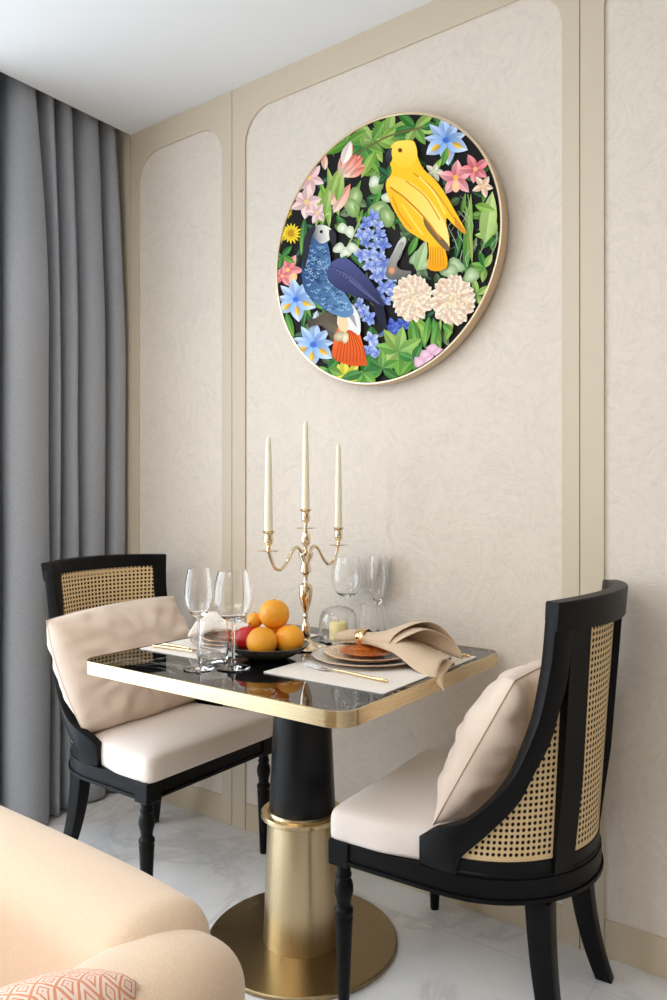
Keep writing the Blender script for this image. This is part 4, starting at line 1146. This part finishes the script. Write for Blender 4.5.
shape([(424, 300), (452, 334), (488, 372), (491, 390), (478, 384), (452, 356), (430, 326)], lambda x, y: (122, 96, 64))
strip([(340, 226), (380, 256), (430, 306), (470, 360)], 2.2, (206, 124, 20)); strip([(400, 190), (450, 230), (500, 300), (526, 340)], 2.0, (226, 150, 24)); strip([(380, 210), (430, 250), (468, 310)], 1.8, (226, 154, 30)); strip([(415, 200), (452, 240), (482, 296)], 1.8, (255, 230, 130))
strip([(346, 250), (366, 296), (396, 334)], 2.2, (236, 150, 24)); strip([(372, 270), (398, 312), (424, 348)], 2.2, (255, 214, 90)); shape([(505, 300), (531, 336), (530, 346), (508, 326)], lambda x, y: (212, 140, 40))
shape([(346, 124), (334, 134), (328, 150), (336, 167), (346, 156), (344, 140)], lambda x, y: mixc((70, 78, 86), (34, 36, 42), (y - 124) / 40))
blob(366, 132, 6, 6, 0, (60, 20, 10), (176, 84, 24), 10)
me = bpy.data.meshes.new('canvas_print'); me.from_pydata(PR.v, [], PR.f); me.update()
ca_ = me.color_attributes.new('print', 'FLOAT_COLOR', 'POINT')
ca_.data.foreach_set('color', np.array([lin(c) for c in PR.c], dtype=np.float32).ravel())
pm = mat('printed_canvas', (255, 255, 255), 0.6, **{'Specular IOR Level': 0.15}); t_ = NT(pm)
at_ = t_.n('ShaderNodeVertexColor', layer_name='print'); t_.l(at_.outputs['Color'], t_.b.inputs['Base Color'])
po = bpy.data.objects.new('canvas_print', me); COL.objects.link(po); me.materials.append(pm); po.parent = pic
# ART_END

# ---------------------------------------------------------------- armchair with cushion
OX, OY = 1.515, -1.70
sofa = thing('armchair', 'peach fabric armchair in the near left corner, its back turned to the table', 'armchair', (OX, OY, 0))
def pad(path, half, z0, z1, bulge, name, cap=0.06):
    """upright upholstered pad following a plan path, rounded over the top and at both ends"""
    P_ = catmull([(x, y, 0) for x, y in path], 14); n = len(P_)
    D = [0.0]
    for i in range(1, n): D.append(D[-1] + float(np.linalg.norm(P_[i] - P_[i - 1])))
    sec = []
    for i, p in enumerate(P_):
        t = P_[min(i + 1, n - 1)] - P_[max(i - 1, 0)]; t = t / np.linalg.norm(t)
        nx, ny = -t[1], t[0]
        e = min(1.0, min(D[i], D[-1] - D[i]) / cap)
        f = math.sqrt(max(0.0, 1 - (1 - e) ** 2))
        hw = half * (0.30 + 0.70 * f); zt = z1 - 0.07 * (1 - f)
        q = []
        def add(o, z): q.append((p[0] + nx * o - OX, p[1] + ny * o - OY, z))
        for k in range(19):
            a = PI * k / 18
            add(hw * math.copysign(abs(math.cos(a)) ** 0.8, math.cos(a)), zt - hw * 0.85 + hw * 0.85 * math.sin(a) ** 0.9)
        add(-hw * (1 + bulge), (z0 + zt) / 2); add(-hw, z0); add(hw, z0); add(hw * (1 + bulge), (z0 + zt) / 2)
        sec.append(q)
    bm = BM(); sections(bm, sec)
    return obj(name, bm, M['sofa'], sofa, angle=80)
ZT = 0.690
pad([(1.12, -1.362), (1.25, -1.360), (1.45, -1.360), (1.65, -1.364), (1.80, -1.378)], 0.075, 0.12, ZT + 0.014, 0.02, 'backrest', 0.05)
pad([(1.790, -1.304), (1.795, -1.37), (1.798, -1.50), (1.800, -1.75), (1.800, -2.06)], 0.078, 0.12, ZT, 0.02, 'armrest', 0.11)
pad([(1.19, -1.312), (1.19, -1.37), (1.19, -1.50), (1.19, -1.75), (1.19, -2.06)], 0.078, 0.12, ZT, 0.02, 'armrest', 0.11)
bm = BM(); box(bm, 1.2 - OX, 1.82 - OX, -2.04 - OY, -1.36 - OY, 0.12, 0.25, 0.02, 3); obj('base', bm, M['sofa'], sofa, angle=60)
bm = BM(); box(bm, 1.275 - OX, 1.75 - OX, -2.07 - OY, -1.45 - OY, 0.252, 0.40, 0.045, 6); obj('seat_cushion', bm, M['sofa'], sofa, angle=60)
for lx in (1.22, 1.81):
    for ly in (-2.0, -1.4):
        bm = BM(); lathe(bm, [(0, 0), (0.013, 0), (0.020, 0.13), (0, 0.13)], 16, (lx - OX, ly - OY, 0)); obj('leg', bm, M['wood'], sofa)
pillow('cushion', 'orange and cream trellis cushion resting inside the peach armchair', (1.57, -1.93, 0.400), (1.64, -1.45, 0.400), (1.865, -1.405, 0.735), (1.80, -1.91, 0.670), 0.22, M['trellis'], 2.2, -0.02, 0.004, 44, None, 0.5, 0.75)

# ---------------------------------------------------------------- light
def area(name, loc, rot, sx, sy, power, color):
    l = bpy.data.lights.new(name, 'AREA'); l.shape = 'RECTANGLE'; l.size = sx; l.size_y = sy; l.energy = power; l.color = color
    o = bpy.data.objects.new(name, l); COL.objects.link(o); o.location = loc; o.rotation_euler = rot
    return o
def spot(name, loc, power, color, ang=100, blend=0.8, target=None, size=0.05):
    l = bpy.data.lights.new(name, 'SPOT'); l.energy = power; l.color = color; l.spot_size = math.radians(ang); l.spot_blend = blend; l.shadow_soft_size = size
    o = bpy.data.objects.new(name, l); COL.objects.link(o); o.location = loc
    if target: o.rotation_euler = (Vector(target) - Vector(loc)).to_track_quat('-Z', 'Y').to_euler()
    return o
area('window_daylight', (XW - 0.2, (WY0 + WY1) / 2, 1.28), (0, -PI / 2, 0), 2.45, 2.95, 84, (0.80, 0.91, 1.0))
area('added_ceiling_fill', (1.5, -3.2, CH - 0.02), (0, 0, 0), 2.0, 2.0, 50, (1.0, 0.965, 0.92))  # unseen fill light added to even out the room, not a fitted lamp
spot('downlight', (0.55, -0.95, CH - 0.01), 20, (1.0, 0.92, 0.82), 120, 1.0, (0.5, -0.7, 0), 0.15)
spot('downlight', (3.0, -0.9, CH - 0.01), 9, (1.0, 0.80, 0.58), 110, 1.0, (2.5, -0.5, 0), 0.15)
w = bpy.data.worlds.new('world'); scn.world = w; w.use_nodes = True
w.node_tree.nodes['Background'].inputs['Color'].default_value = (0.78, 0.88, 1.0, 1); w.node_tree.nodes['Background'].inputs['Strength'].default_value = 1.5

scn.view_settings.view_transform = 'Standard'; scn.view_settings.look = 'None'
scn.view_settings.gamma = 1.0; scn.view_settings.use_curve_mapping = False
scn.view_settings.exposure = 0.0
scn.cycles.use_denoising = True
scn.cycles.max_bounces = 12; scn.cycles.transmission_bounces = 12; scn.cycles.diffuse_bounces = 5; scn.cycles.glossy_bounces = 5
scn.cycles.transparent_max_bounces = 12
